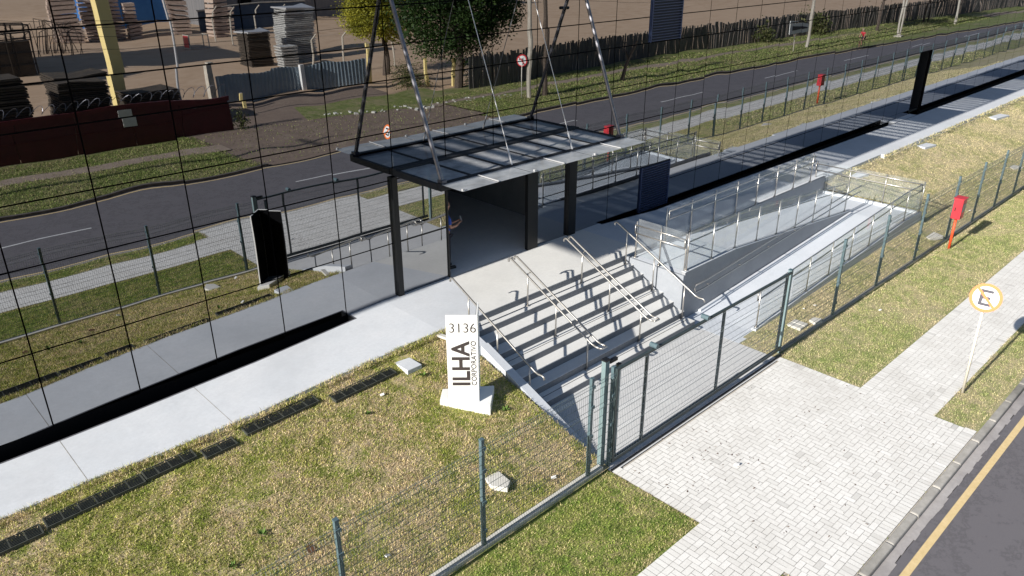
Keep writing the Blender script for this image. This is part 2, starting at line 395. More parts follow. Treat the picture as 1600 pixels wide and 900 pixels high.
# pavers: herringbone field with soldier rows
def pavers():
    b=MB(); g=.0028
    def brick(x0,x1,y0,y1,t=None):
        t=random.gauss(.6,.15) if t is None else t
        if random.random()<.008: t=.08
        dz=random.uniform(-.0015,.0015)
        b.quad((x0+g,y0+g,G+dz),(x1-g,y0+g,G+dz),(x1-g,y1-g,G+dz),(x0+g,y1-g,G+dz),min(1,max(0,t)))
    def herr(X0,X1,Y0,Y1,u=.105):
        nx=int(round((X1-X0)/u)); ny=int(round((Y1-Y0)/u)); ux=(X1-X0)/nx; uy=(Y1-Y0)/ny
        for j in range(-1,ny):
            for i in range(-1,nx):
                r=(i-j)%4
                if r==0: x0,x1,y0,y1=i,i+2,j,j+1
                elif r==3: x0,x1,y0,y1=i,i+1,j,j+2
                else: continue
                x0=max(x0,0);y0=max(y0,0);x1=min(x1,nx);y1=min(y1,ny)
                if x1<=x0 or y1<=y0: continue
                brick(X0+x0*ux,X0+x1*ux,Y0+y0*uy,Y0+y1*uy)
    def rowx(X0,X1,Y0,Y1,w=.105):
        n=int(round((X1-X0)/w))
        for i in range(n): brick(X0+(X1-X0)*i/n,X0+(X1-X0)*(i+1)/n,Y0,Y1,random.gauss(.5,.2))
    def rowy(X0,X1,Y0,Y1,w=.105):
        n=int(round((Y1-Y0)/w))
        for i in range(n): brick(X0,X1,Y0+(Y1-Y0)*i/n,Y0+(Y1-Y0)*(i+1)/n,random.gauss(.5,.2))
    # driveway
    herr(7.41,13.09,-10.69,-6.80); rowy(7.2,7.41,-8.6,-6.72); rowy(13.09,13.3,-8.6,-6.72)
    rowx(7.15,13.35,-10.90,-10.69); rowy(7.2,7.41,-10.69,-10.1); rowy(13.09,13.3,-10.69,-10.1)
    for X0,X1 in ((-30,7.41),(13.09,110)):
        herr(X0,X1,-9.91,-8.81); rowx(X0,X1,-10.12,-9.91); rowx(X0,X1,-8.81,-8.6)
    return b
o=pavers().build('pavement',M['paver'],attr=True); o['kind']='structure'

# grass blades --------------------------------------------------------------
def blades(name,label,x0,x1,y0,y1,dens,zf,m,h=(.014,.046),w=(.007,.015),excl=(),edge=0.0,clump=.35,ymap=None,dry=0):
    n=int((x1-x0)*(y1-y0)*dens); X=RNG.uniform(x0,x1,n); Y=RNG.uniform(y0,y1,n)
    if ymap: Y=Y+np.array([ymap(q) for q in X])
    keep=np.ones(n,bool)
    for (a,b_,c,d,p) in excl:
        keep&=~((X>a)&(X<b_)&(Y>c)&(Y<d)&(RNG.random(n)<p))
    # ragged outline
    if edge:
        ed=np.minimum(np.minimum(X-x0,x1-X),np.minimum(Y-y0,y1-Y)); wob=edge*(.5+.5*np.sin(X*7.3+np.sin(Y*5.1)*2)*np.sin(Y*6.1+X*1.7))
        keep&=(ed>wob*RNG.random(n))
    pt=.5+.5*np.sin(X*4.1+2*np.sin(Y*3.3))*np.sin(Y*4.7+1.5*np.sin(X*2.9))
    pt2=np.sin(X*1.9+1.3*np.sin(Y*1.3))*np.sin(Y*2.6+np.sin(X*1.1)*1.4)
    keep&=(RNG.random(n)>clump*pt)&((pt2<.72)|(RNG.random(n)>.45))
    X=X[keep];Y=Y[keep];n=len(X)
    ed=np.minimum(np.minimum(X-x0,x1-X),np.minimum(Y-y0,y1-Y)); isdry=(dry>0)&(ed<dry*(.4+RNG.random(n)))&(RNG.random(n)<.85)
    Z=np.array([zf(a,b_) for a,b_ in zip(X,Y)])
    A=RNG.uniform(0,2*pi,n); H=RNG.uniform(*h,n)*(.75+.6*RNG.random(n)**3+.35*(np.sin(X*9+np.sin(Y*7))*np.sin(Y*8.3)>.55)); W=RNG.uniform(*w,n); T=RNG.uniform(.1,1.25,n); D=RNG.uniform(0,2*pi,n)
    V=np.zeros((n,3,3)); ca,sa=np.cos(A)*W/2,np.sin(A)*W/2
    V[:,0]=np.stack([X-ca,Y-sa,Z-.005],1); V[:,1]=np.stack([X+ca,Y+sa,Z-.005],1)
    V[:,2]=np.stack([X+np.cos(D)*H*np.sin(T),Y+np.sin(D)*H*np.sin(T),Z+H*np.cos(T)+.003],1)
    me=bpy.data.meshes.new(name); me.vertices.add(3*n); me.vertices.foreach_set('co',V.ravel().astype(np.float32))
    me.loops.add(3*n); me.loops.foreach_set('vertex_index',np.arange(3*n,dtype=np.int32))
    me.polygons.add(n); me.polygons.foreach_set('loop_start',np.arange(0,3*n,3,dtype=np.int32))
    try: me.polygons.foreach_set('loop_total',np.full(n,3,dtype=np.int32))
    except Exception: pass
    me.update(calc_edges=True)
    for nm,v in (('tone',np.where(isdry,1.6,RNG.uniform(.1,.9,n))),('tone2',RNG.random(n))):
        a=me.attributes.new(nm,'FLOAT','FACE'); a.data.foreach_set('value',v.astype(np.float32))
    me.materials.append(m); o=bpy.data.objects.new(name,me); col.objects.link(o)
    return tag(o,label,'grass',kind='stuff')
SLABS=[ # centre x,y,z, sx, sy, rot , label
 (5.30,-5.72,.36,.36,.12,'broken pale concrete slab set in the lawn behind the left fence'),
 (5.83,-2.40,.36,.62,.0,'square grey concrete cover slab at the lawn edge beside the walkway'),
 (15.02,-6.24,.40,.36,.0,'twin pale concrete slab in the grass just right of the gate'),
 (15.56,-6.46,.32,.24,.1,'rough small concrete slab at the fence foot near the gate'),
 (23.75,-6.25,.62,.40,-.4,'long pale concrete slab behind the fence near the red box'),
 (34.45,-5.62,.6,.36,-.3,'pale concrete slab in the far lawn close to the fence'),
 (32.55,-2.62,.95,.55,-.12,'grey concrete cover slab jutting from the far walkway edge'),
 (41.3,-2.78,1.5,.6,-.1,'long grey cover slab jutting from the most distant walkway edge'),
 (26.2,-2.62,.85,.45,-.1,'grey cover slab at the walkway edge just past the ramp')]
ex=[(a-sx/2,a+sx/2,y-sy/2,y+sy/2,.98) for a,y,sx,sy,r,l in SLABS]
GRATES=[(-4.6,-.86,-2.34,'left'),(-.80,.66,-2.27,''),(.68,1.52,-2.24,''),(1.62,2.18,-2.37,''),(2.40,3.84,-2.28,''),(4.08,5.48,-2.46,'')]
exg=[(a,c,y-.14,y+.14,.72) for a,c,y,l in GRATES]
grass='short mixed green and straw lawn grass '
blades('lawn_grass','patchy lawn grass, straw and green, between walkway and left fence',-4,7.28,-6.5,-1.84,4600,lz,M['lawnL_b'],excl=ex+exg+[(1.2,7.6,-1.98,-1.8,1),(2,7.6,-2.06,-1.9,1)]+[(5.7,6.9,-4.4,-3.6,.3)],edge=.03)
blades('lawn_grass','sunlit yellowish lawn grass along the walkway past the ramp',24.2,60,-6.5,-2.43,1500,lz,M['lawnR_b'],h=(.012,.04),w=(.009,.019),excl=ex,edge=.06)
blades('lawn_grass','grass strip between ramp kerb and fence',13.2,24.2,-6.5,-5.72,2200,lzr,M['lawnR_b'],excl=ex,edge=.04)
blades('verge_grass','green verge grass in front of the left fence',-4,7.2,-8.6,-6.66,3600,flat(G),M['verge_b'],h=(.02,.045),w=(.006,.013),edge=.10,dry=.14)
blades('verge_grass','sunlit verge grass between right fence and pavement',13.3,34,-8.6,-6.66,2900,flat(G),M['vergeR_b'],h=(.012,.036),w=(.007,.014),edge=.09,dry=.14)
blades('verge_grass','distant verge grass beside the fence',34,75,-8.6,-6.66,350,flat(G),M['vergeR_b'],h=(.03,.08),w=(.02,.05),edge=.1)
blades('verge_grass','grass strip between pavement and kerb near the no parking sign',13.3,24,-10.9,-10.08,3400,flat(G),M['vergeR_b'],h=(.012,.036),w=(.006,.013),edge=.12,dry=.14)
blades('verge_grass','grass strip along the kerb left of the driveway',0,7.2,-10.9,-10.1,1500,flat(G),M['verge_b'],h=(.03,.06),edge=.12,dry=.14)
blades('verge_grass','grass growing beyond the far side of the road',2,34,-24.6,-17.5,600,flat(-1.27),M['far_b'],h=(.03,.08),w=(.02,.045),excl=[(12.8,27,-24.6,-17.4,.93),(0,13.5,-22.5,-21.4,.9),(27,34,-22.9,-21.9,.95)],edge=.2)
blades('verge_grass','grass growing along the far pavement by the plank fence',34,110,-25,-17.5,160,lambda x,y:-1.27,M['far_b'],h=(.04,.11),w=(.04,.09),excl=[(34,60,-23.5,-22.5,.95),(60,110,-22.8,-21.6,.9)],edge=.3)
# far verge sheets
band('far_verge_soil_left',-60,12.6,-25.2,-17.44,-1.29,M['far_s'])
band('far_verge_soil_right',27,220,-26.4,-17.44,-1.29,M['far_s'])
band('far_driveway',12.6,27,-31,-17.3,-1.33,M['dirtdrive'],2)
band('far_path_left',-60,13.2,-22.5,-21.4,-1.285,M['path'],4)
band('far_path_right',26.5,220,-23.4,-22.4,-1.285,M['path'],24)
b=MB(); b.quad((20,-27.5,-1.322),(29.5,-27.5,-1.322),(29.5,-22.5,-1.322),(19,-24.5,-1.322)); o=b.build('driveway_verge_soil',M['far_s']); o['kind']='structure'

for a,y,sx,sy,r,l in SLABS:
    zf=lzr if 13<a<24.2 else lz; z=zf(a,y)
    b=MB()
    if 'twin' in l:
        b.rbox((a-.1,y,z+.01),sx/2-.01,sy,.08,r); b.rbox((a+.11,y,z+.012),sx/2-.01,sy,.08,r)
    elif 'broken' in l:
        b.prism([(a-.18,y-.02),(a-.02,y-.26),(a+.16,y-.14),(a+.2,y+.2),(a-.12,y+.24)],z-.04,z+.055)
    elif 'rough' in l:
        b.prism([(a-.18,y-.08),(a+.05,y-.14),(a+.2,y-.04),(a+.12,y+.12),(a-.1,y+.14)],z-.04,z+.06)
    else: b.rbox((a,y,z-.038),sx,sy,.11,r,tilt=random.uniform(-.02,.02))
    tag(b.build('concrete_slab',M['slab'] if 'grey' not in l else M['walk'],bevel=.012),l,'slab','loose concrete slabs on the lawns')
# drain grates
gl=['dark iron drain grate at the left frame edge below the walkway','second dark drain grate from the left in the lawn','short dark drain grate between two longer ones','shortest drain grate, alone with grass growing through','dark drain grate in the middle of the row, overgrown at one end','overgrown drain grate nearest the square cover slab']
for i,(a,c,y,_) in enumerate(GRATES):
    t=thing('drain_grate',gl[i],'drain grate',((a+c)/2,y,lz(0,y)),'drain grates along the lawn edge')
    def gz(x): return lz(x,y)+.035
    def sb(x0,x1,y0,y1,zl,zh): b.prism([(x0,y0,gz(x0)+zl,gz(x0)+zh),(x1,y0,gz(x1)+zl,gz(x1)+zh),(x1,y1,gz(x1)+zl,gz(x1)+zh),(x0,y1,gz(x0)+zl,gz(x0)+zh)],0,0)
    b=MB(); sb(a,c,y-.14,y-.12,-.05,0); sb(a,c,y+.12,y+.14,-.05,0); sb(a,a+.02,y-.119,y+.119,-.05,0); sb(c-.02,c,y-.119,y+.119,-.05,0)
    for k in range(1,7): sb(a+.021,c-.021,y-.12+k*.0343-.004,y-.12+k*.0343+.004,-.03,-.002)
    n=int((c-a)/.21)
    for k in range(1,n): xx=a+(c-a)*k/n; sb(xx-.008,xx+.008,y-.118,y+.118,-.04,-.004)
    b.build('grate_bars',M['grate'],t); MB().quad((a,y-.14,gz(a)-.03),(c,y-.14,gz(c)-.03),(c,y+.14,gz(c)-.03),(a,y+.14,gz(a)-.03)).build('channel',M['black'],t)
blades('edge_grass','ragged grass fringe creeping over the left walkway edge',-4,7.2,-.16,.03,4200,lambda x,y:wz(x)-.01,M['lawnL_b'],h=(.03,.08),clump=.8,ymap=wedge)
blades('edge_grass','ragged grass fringe creeping over the right walkway edge',24.3,60,-.2,.04,900,lambda x,y:wz(x)-.01,M['lawnR_b'],h=(.03,.09),w=(.01,.025),clump=.8,ymap=lambda q:-2.42)
# scattered weeds
def weed(x,y,zf,s,label):
    b=MB(); z=zf(x,y)
    for k in range(14):
        a=random.uniform(0,2*pi); l=s*random.uniform(.5,1); e=random.uniform(.3,1.1)
        p=(x+cos(a)*l*cos(e),y+sin(a)*l*cos(e),z+l*sin(e)); w=s*.16; q=(x+cos(a)*l*.5*cos(e),y+sin(a)*l*.5*cos(e),z+l*.6*sin(e))
        b.quad((x,y,z),(q[0]-sin(a)*w,q[1]+cos(a)*w,q[2]),p,(q[0]+sin(a)*w,q[1]-cos(a)*w,q[2]))
    tag(b.build('weed',M['weed']),label,'weed','leafy weeds in the lawns')
M['soil2']=noisy('dark_soil',(.05,.025,.012),(.16,.07,.03),20,.95,.4)
M['weed']=mat('weed_leaf',(.10,.17,.03),.9)
for (x,y,r,l) in ((2.05,-4.98,.13,'small reddish bare soil dip near the left fence post'),(.62,-4.95,.11,'dark narrow bare soil dip at the lower left of the lawn')):
    b=MB(); b.poly([(x+r*cos(a)*random.uniform(.6,1.2)*.6,y+r*sin(a)*random.uniform(.8,1.3),lz(x,y)+.012) for a in [2*pi*k/11 for k in range(11)]]); o=b.build('bare_soil',M['soil2']); o['kind']='structure'
weed(1.62,-4.35,lz,.13,'broad leafy weed left of centre in the front lawn'); weed(1.0,-4.6,lz,.12,'pale tufted weed beside the dark dip in the lawn')
weed(4.4,-3.15,lz,.12,'round weed below the middle drain grates'); weed(5.9,-2.9,lz,.14,'leafy weed beside the square cover slab'); weed(6.6,-4.5,lz,.15,'dark green weed by the totem base')

b=MB()
for k in range(170):
    if k<60: x=random.gauss(8.6,.7); y=random.gauss(-7.6,.45)
    else: x=random.uniform(7.3,13.2); y=random.uniform(-10.6,-6.9)
    a=random.uniform(0,6.28); l=random.uniform(.01,.045); w=random.uniform(.004,.014); z=G+.004
    b.quad((x,y,z),(x+l*cos(a)-w*sin(a),y+l*sin(a)+w*cos(a),z+.004),(x+1.6*l*cos(a),y+1.6*l*sin(a),z+.002),(x+l*cos(a)+w*sin(a),y+l*sin(a)-w*cos(a),z+.001))
tag(b.build('leaf_litter',M['soil2']),'tiny dry leaves and twigs scattered on the pavers','litter',kind='stuff')
b=MB()
for (x,y) in ((15.9,-5.95),(16.3,-6.05),(17.4,-7.3),(27.5,-6.2),(2.9,-5.8),(6.2,-6.2),(9,-8.2),(4.9,-2.9)):
    z=lz(x,y) if y>-6.5 else G; z=lzr(x,y) if 13<x<24 and y>-6.5 else z; s_=random.uniform(.03,.06); b.rbox((x,y,z+.03),s_*1.6,s_,.02,random.random()*3,tilt=.3)
tag(b.build('paper_scraps',M['white']),'small white scraps of litter lying in the grass','litter',kind='stuff')
blades('joint_weeds','thin grass sprouting in the joint between pavers and kerb',7.2,13.3,-10.925,-10.885,380,flat(G-.01),M['verge_b'],h=(.015,.04),clump=.9)

# ------------------------------------------------------------------ facade
office=thing('office_building','long mirror glass office facade with dark joints reflecting the street','building',(0,0,0))
ZR=[-.14,1.316,2.786,3.845,4.93,5.63,6.40,7.2,9.4]; ZR2=[-.14,.68,2.76,3.845,4.93,5.63,6.40,7.2,9.4]
XL,XR=-12.0,129.0
def panemesh(b,x0,x1,z0,z1,n=6):
    g=.0125; s=random.uniform(.0004,.0015)*(1 if random.random()<.8 else -1); tx=random.gauss(0,.0008); tz=random.gauss(0,.0006); ph=random.uniform(0,6.28); am=random.uniform(.0001,.0004)
    k=len(b.v); W=x1-x0; H=z1-z0; sc=min(1,W/1.5)*min(1,H/1.0)
    for i in range(n+1):
        for j in range(n+1):
            u=i/n*2-1; v=j/n*2-1
            y=-s*sc*(1-u*u)*(1-v*v)+tx*u*W/2+tz*v*H/2+am*sin(3.1*u+ph)*sin(1.7*v+ph)
            b.v.append((x0+g+(W-2*g)*i/n,y,z0+g+(H-2*g)*j/n))
    for i in range(n):
        for j in range(n):
            q=k+i*(n+1)+j; b.f.append((q,q+n+1,q+n+2,q+1)); b.c.append(.5)
rest=MB(); cnt=0
for ci in range(-8,86):
    x0=ci*1.5; x1=x0+1.5; Z=ZR if x0<18 else ZR2
    for r in range(8):
        z0,z1=Z[r],Z[r+1]
        if ci in (6,7) and r<2: continue                      # open doorway
        if r==0 and x0<6: z0=-.12+.018*max(-2,x0)
        if ci==5 and r==0: z0=.0
        if ci==11 and (r==0 or r in (4,5,6)): continue          # louvres
        if ci==25 and r<2: 
            continue
        if -1<=ci<=12 and r<7:
            b=MB(); panemesh(b,x0,x1,z0,z1,8); b.build('glass_pane',M['mirror'],office,smooth=True); cnt+=1
        else: panemesh(rest,x0,x1,z0,z1)
o=rest.build('glass_panes',M['mirror'],office,smooth=True); o['kind']='stuff'
b=MB()   # dark backing behind the panes, leaving the doorways open
b.box(XL,8.97,.025,.12,-.5,9.5); b.box(8.97,12.0,.025,.12,2.86,9.5); b.box(12.0,37.5,.025,.12,-.5,9.5); b.box(37.5,39.0,.025,.12,2.76,9.5); b.box(39.0,XR,.025,.12,-.5,9.5)
b.build('backing_wall',M['black'],office)
b=MB(); b.box(XL,XR,.13,14,9.2,9.5); b.box(XL-.15,XL,-.05,14,-1.4,9.6); b.box(XR,XR+.15,-.05,14,-1.4,9.6); b.box(XL,XR,13.8,14,-1.4,9.19); b.box(XL,8.9,.13,.3,-1.4,-.5)
b.build('building_shell',M['greywall'],office)
b=MB(); b.box(8.9,13.6,.0,9,-.1,.0); b.build('lobby_floor',M['inner'],office)
b=MB(); b.box(8.8,8.9,.13,9,0,3.0); b.box(13.6,13.7,.13,9,0,3.0); b.box(8.8,13.7,9,9.1,0,3.0); b.box(8.8,13.7,.13,9.1,3.0,3.1)
b.build('lobby_wall',M['lobby'],office)
b=MB(); b.box(37.4,37.5,.13,3,-.1,2.8); b.box(39,39.1,.13,3,-.1,2.8); b.box(37.4,39.1,3,3.1,-.1,2.8); b.box(37.4,39.1,.13,3.1,2.8,2.9); b.box(37.5,39,.13,3,-.1,0); b.build('side_entrance',M['dark'],office)
for x0,x1,z1 in ((7.40,7.54,2.86),(11.62,12.0,2.86),(13.22,13.52,2.86)):
    MB().box(x0,x1,-.09,.02,.001,z1).build('door_post',M['frame'],office)
MB().box(7.541,8.97,-.02,.02,1.30,1.325).box(8.95,8.99,-.03,.10,.001,2.86).build('door_frame',M['frame'],office)
for z0,z1 in ((-.12,1.30),(4.95,7.19)):
    b=MB(); b.box(16.52,16.56,-.05,.02,z0,z1); b.box(17.94,17.98,-.05,.02,z0,z1); MB().box(16.561,17.939,.0,.02,z0,z1).build('louvre_back',M['louvreback'],office)
    k=z0+.03
    while k<z1-.03:
        b.rbox((17.25,-.03,k),1.37,.06,.02,0); k+=.075
    b.build('louvre',M['louvre'],office)
# unseen slatted overhang added to cast stripes of shade on walkway and canopy
b=MB(); x=-8.1; b.box(-6.9,XR,-1.72,-1.62,9.05,9.25); 
while x<XR-6:
    b.box(max(x,-6.9),x+4.2,-1.62,-.0,9.1,9.16)
    for k in range(6): b.box(x+4.55+k*.62,x+4.55+k*.62+.30,-1.62,-.0,9.1,9.16)
    x+=8.2
b.build('unseen_shade_caster',M['frame'],office)
# canopy ---------------------------------------------------------------
can=thing('entrance_canopy','dark steel framed glass canopy hung over the entrance by rods','canopy',(10.5,-.8,2.97))
Zc=2.97; b=MB()
for y in (-.06,-1.62): b.box(7.5,13.5,y-.065,y+.065,Zc-.09,Zc+.07)
for x in (7.53,13.47): b.box(x-.04,x+.04,-1.56,-.12,Zc-.09,Zc+.045)
b.build('canopy_frame',M['beam'],can)
for k in range(1,6): xx=7.5+k; MB().box(xx-.04,xx+.04,-1.553,-.127,Zc-.085,Zc+.03).build('purlin',M['beam'],can)
b=MB()
for k in range(6):
    x=7.5+k; b.quad((x+.01,-2.36,Zc+.058),(x+.99,-2.36,Zc+.058),(x+.99,-1.68,Zc+.056),(x+.01,-1.68,Zc+.056))
b.build('edge_glass',M['cglass2'],can)
b=MB()
for k in range(6):
    x=7.5+k; b.quad((x+.035,-1.56,Zc+.02),(x+.965,-1.56,Zc+.02),(x+.965,-.12,Zc+.02),(x+.035,-.12,Zc+.02))
b.build('roof_glass',M['cglass'],can)
for x in (7.6,13.4):
    MB().tube([(x,-1.6,3.03),(x,-.03,6.95)],.045,8).box(x-.06,x+.06,-1.68,-1.52,3.02,3.10).build('strut',M['strut'],can)
for x in (9.6,11.6):
    MB().tube([(x,-1.6,3.03),(x,-.03,6.95)],.009,5).tube([(x,-1.6,3.03),(x,-1.45,3.4)],.02,6).build('cable',M['cable'],can)
for k in (1,3,5): MB().box(7.5+k-.012,7.5+k+.012,-2.36,-1.70,Zc+.065,Zc+.085).build('glass_joint',M['cable'],can)
for x in (7.56,9.6,11.6): MB().box(x-.025,x+.025,-2.34,-2.29,Zc+.06,Zc+.1).build('glass_clip',M['cable'],can)

# ------------------------------------------------------------------ stairs
st=thing('staircase','wide pale concrete staircase of eight steps down to the gate','stairs',(10.3,-3.3,G))
b=MB(); T=.33; RS=.155
for i in range(8):
    ya=-2.125-T*i; z=-RS*(i+1) if i<7 else G
    if i<7: b.box(7.56,13.2,ya-T-.001*i,ya,-1.4,z)
b.build('step',M['stair'],st,bevel=.006)
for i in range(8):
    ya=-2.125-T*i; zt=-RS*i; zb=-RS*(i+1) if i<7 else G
    MB().box(7.57,13.19,ya-.005-.001*i,ya+.01,zb+.001,zt-.012).build('riser_shade',M['riser_shade'],st)  # thin plates that carry the painted shade over the step fronts
b=MB()
for i in (0,3,6): ya=-2.125-T*i; b.box(7.7,13.1,ya-.17,ya-.155,-RS*(i+1)-.01,-RS*(i+1)+.003)
b.build('tread_joint',M['dark'],st)
b=MB()
kz=[(-2.15,.10),(-3.0,-.14),(-5.85,-1.235)]
for (ya,za),(yb2,zb2) in zip(kz,kz[1:]): b.prism([(7.34,ya,-1.5,za),(7.30,yb2,-1.5,zb2),(7.50,yb2,-1.5,zb2),(7.54,ya,-1.5,za)],0,0)
b.build('side_kerb',M['walk'],st)
# handrails
def rail(label,x,dbl,dy=0):
    t=thing('handrail',label,'handrail',(x,-3.2,-.6),'stair handrails')
    off=(-.09,.09) if dbl else (0,)
    zr=lambda y:.92-.498*(-(y-dy)-1.85)
    b=MB()
    for dx in off:
        b.tube([(x+dx,-1.77+dy,.83),(x+dx,-1.755+dy,.88),(x+dx,-1.79+dy,.915),(x+dx,-1.85+dy,.92),(x+dx,-4.36+dy,zr(-4.36+dy)),(x+dx,-4.46+dy,-.355),(x+dx,-4.58+dy,-.345)]+([] if dbl else [(x+dx,-4.62+dy,-.36),(x+dx,-4.63+dy,-.42)]),.023,8)
    if dbl:
        b.tube([(x-.09,-4.57+dy,-.345),(x-.07,-4.62+dy,-.345),(x+.07,-4.62+dy,-.345),(x+.09,-4.57+dy,-.345)],.023,8)
        b.tube([(x-.09,-1.76+dy,.88),(x-.07,-1.735+dy,.87),(x+.07,-1.735+dy,.87),(x+.09,-1.76+dy,.88)],.023,8)
    b.build('rail',M['steel'],t,smooth=True)
    for y,zb in ((-2.3,-RS),(-3.2,-RS*4),(-4.16,-RS*7)):
        zt=zr(y)
        b=MB(); b.tube([(x,y,zb),(x,y,zt-.03)],.018,8); b.disc((x,y,zb+.01),(0,0,1),.045,.02,12)
        if dbl: b.tube([(x-.09,y,zt-.02),(x,y,zt-.05),(x+.09,y,zt-.02)],.012,6)
        b.build('rail_post',M['steel'],t,smooth=True)
rail('single steel handrail at the left edge of the stairs behind the totem',7.63,False,.06)
rail('double steel handrail on the stairs, the one nearer the totem',9.42,True)
rail('double steel handrail on the stairs, the one nearer the ramp',11.3,True)
rail('single steel handrail along the white ramp wall of the stairs',13.03,False,-.12)

# ------------------------------------------------------------------ ramp
def zu(x): return 0 if x<15.5 else max(-.6,-(x-15.5)/7.2*.6)
def zl(x): return G if x<14 else min(-.6,G+(x-14)/8.7*(-.6-G))
rp=thing('wheelchair_ramp','pale concrete switchback ramp with a grey shaded middle wall','ramp',(18.5,-4,G))
b=MB()
xs=[13.24,15.5,22.7,24.1]
b.prism([(13.24,-3.9),(15.5,-3.9),(15.5,-2.31),(13.24,-2.31)],-1.4,-.002)
b.prism([(15.5,-3.9,-1.4,-.002),(22.7,-3.9,-1.4,-.6),(22.7,-2.36,-1.4,-.6),(15.5,-2.36,-1.4,-.002)],0,0)
b.prism([(22.7,-5.55),(24.1,-5.55),(24.1,-2.36),(22.7,-2.36)],-1.4,-.602)
b.prism([(14,-5.55,-1.5,G+.003),(22.7,-5.55,-1.5,-.6),(22.7,-4.01,-1.5,-.6),(14,-4.01,-1.5,G+.003)],0,0)
b.build('ramp_deck',M['ramp'],rp)
b=MB(); b.box(13.2,14.0,-5.7,-4.01,-1.5,G+.002); b.build('ramp_foot',M['ramp'],rp)
b=MB(); b.prism([(13.24,-4.0,-1.4,.07),(15.5,-4.0,-1.4,.07),(15.5,-3.9,-1.4,.07),(13.24,-3.9,-1.4,.07)],0,0)
b.prism([(15.5,-4.0,-1.4,.07),(22.7,-4.0,-1.4,-.53),(22.7,-3.9,-1.4,-.53),(15.5,-3.9,-1.4,.07)],0,0)
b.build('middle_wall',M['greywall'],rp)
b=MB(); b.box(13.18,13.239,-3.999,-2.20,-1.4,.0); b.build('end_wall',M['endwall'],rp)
b=MB()
b.prism([(13.24,-4.03,0,.07),(15.5,-4.03,0,.07),(15.5,-3.88,0,.07),(13.24,-3.88,0,.07)],0,0) if 0 else None
b.prism([(13.24,-4.015,.071,.085),(15.5,-4.015,.071,.085),(15.5,-3.885,.071,.085),(13.24,-3.885,.071,.085)],0,0)
b.prism([(15.5,-4.015,.071,.085),(22.75,-4.015,-.529,-.515),(22.75,-3.885,-.529,-.515),(15.5,-3.885,.071,.085)],0,0)
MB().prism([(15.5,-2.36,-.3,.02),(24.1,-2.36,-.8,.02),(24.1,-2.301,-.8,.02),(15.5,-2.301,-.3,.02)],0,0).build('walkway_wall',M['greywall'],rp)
b.prism([(14.0,-5.68,-1.5,G+.08),(22.7,-5.68,-1.5,-.52),(22.7,-5.56,-1.5,-.52),(14.0,-5.56,-1.5,G+.08)],0,0)
b.prism([(22.7,-5.68,-1.5,-.52),(24.22,-5.68,-1.5,-.52),(24.22,-5.56,-1.5,-.52),(22.7,-5.56,-1.5,-.52)],0,0)
b.box(24.102,24.22,-5.559,-2.36,-1.5,-.52)
b.box(14.0,22.7,-4.07,-4.012,G,G+.01) if 0 else None
b.prism([(14.0,-4.09,-1.5,G+.06),(22.6,-4.09,-1.5,-.54),(22.6,-4.016,-1.5,-.54),(14.0,-4.016,-1.5,G+.06)],0,0)
b.build('ramp_kerb',M['whitewall'],rp)
def guard(label,pts,zb,glassh=1.06,step=1.28,railside=None,glass_on=True,heights=(.92,.70),side=(0,0),closed=True,postr=.021,first=True,last=True):
    """pts: two (x,y); zb: function(x,y) ground"""
    (xa,ya),(xb,yb_)=pts; Ld=sqrt((xb-xa)**2+(yb_-ya)**2); n=max(1,round(Ld/step))
    t=thing('guard_rail',label,'railing',((xa+xb)/2,(ya+yb_)/2,zb(xa,ya)),'steel and glass guard rails of the ramp')
    P=[(xa+(xb-xa)*i/n,ya+(yb_-ya)*i/n) for i in range(n+1)]
    for i,(x,y) in enumerate(P):
        if (i==0 and not first) or (i==n and not last): continue
        b=MB(); z=zb(x,y); b.tube([(x,y,z),(x,y,z+1.0)],postr,8); b.disc((x,y,z+.01),(0,0,1),.05,.02,12); b.build('rail_post',M['steel'],t,smooth=True)
    dx,dy=side
    b=MB()
    for h in heights:
        pp=[(x+dx,y+dy,zb(x,y)+h) for x,y in P]; b.tube(pp,.019,8)
    if closed:
        for E_ in (P[0],P[-1]):
            z=zb(*E_); b.tube([(E_[0]+dx,E_[1]+dy,z+heights[0]),(E_[0]+dx,E_[1]+dy,z+heights[1])],.015,8)
    b.build('rail',M['steel'],t,smooth=True)
    if glass_on:
        b=MB(); nx,ny=-(yb_-ya)/Ld*.006,(xb-xa)/Ld*.006
        ox,oy=-dx*.5,-dy*.5
        for (x0,y0),(x1,y1) in zip(P,P[1:]):
            ex_=(x1-x0)*.02; ey=(y1-y0)*.02
            a=(x0+ex_+ox,y0+ey+oy); c=(x1-ex_+ox,y1-ey+oy)
            z0,z1=zb(x0,y0),zb(x1,y1)
            b.prism([(a[0]-nx,a[1]-ny,z0+.06,z0+glassh),(c[0]-nx,c[1]-ny,z1+.06,z1+glassh),(c[0]+nx,c[1]+ny,z1+.06,z1+glassh),(a[0]+nx,a[1]+ny,z0+.06,z0+glassh)],0,0)
        b.build('glass_panel',M['railglass'],t)
    return t
guard('glass guard with two steel rails across the ramp head beside the stairs',[(13.30,-2.40),(13.30,-3.92)],lambda x,y:0,step=.76,side=(-.07,0))
guard('long glass guard between walkway and upper ramp lane',[(14.7,-2.33),(23.0,-2.33)],lambda x,y:.02,1.0,1.18,side=(0,-.07))
guard('sloping glass guard on the wall between the two ramp lanes',[(13.34,-3.95),(22.3,-3.95)],lambda x,y:zu(x)+.085,1.06,1.12,side=(0,.07))
guard('glass guard across the far turning landing of the ramp',[(24.15,-1.98),(24.15,-5.6)],lambda x,y:-.52,1.0,1.2,side=(-.08,0))
guard('outer ramp guard with steel rails facing the mesh fence',[(14.1,-5.62),(24.1,-5.62)],lambda x,y:zl(x)+.08,1.0,1.25,side=(0,.06))
t=thing('handrail','lone wall handrail on the grey wall of the lower ramp lane','handrail',(18,-4.1,-.4))
b=MB()
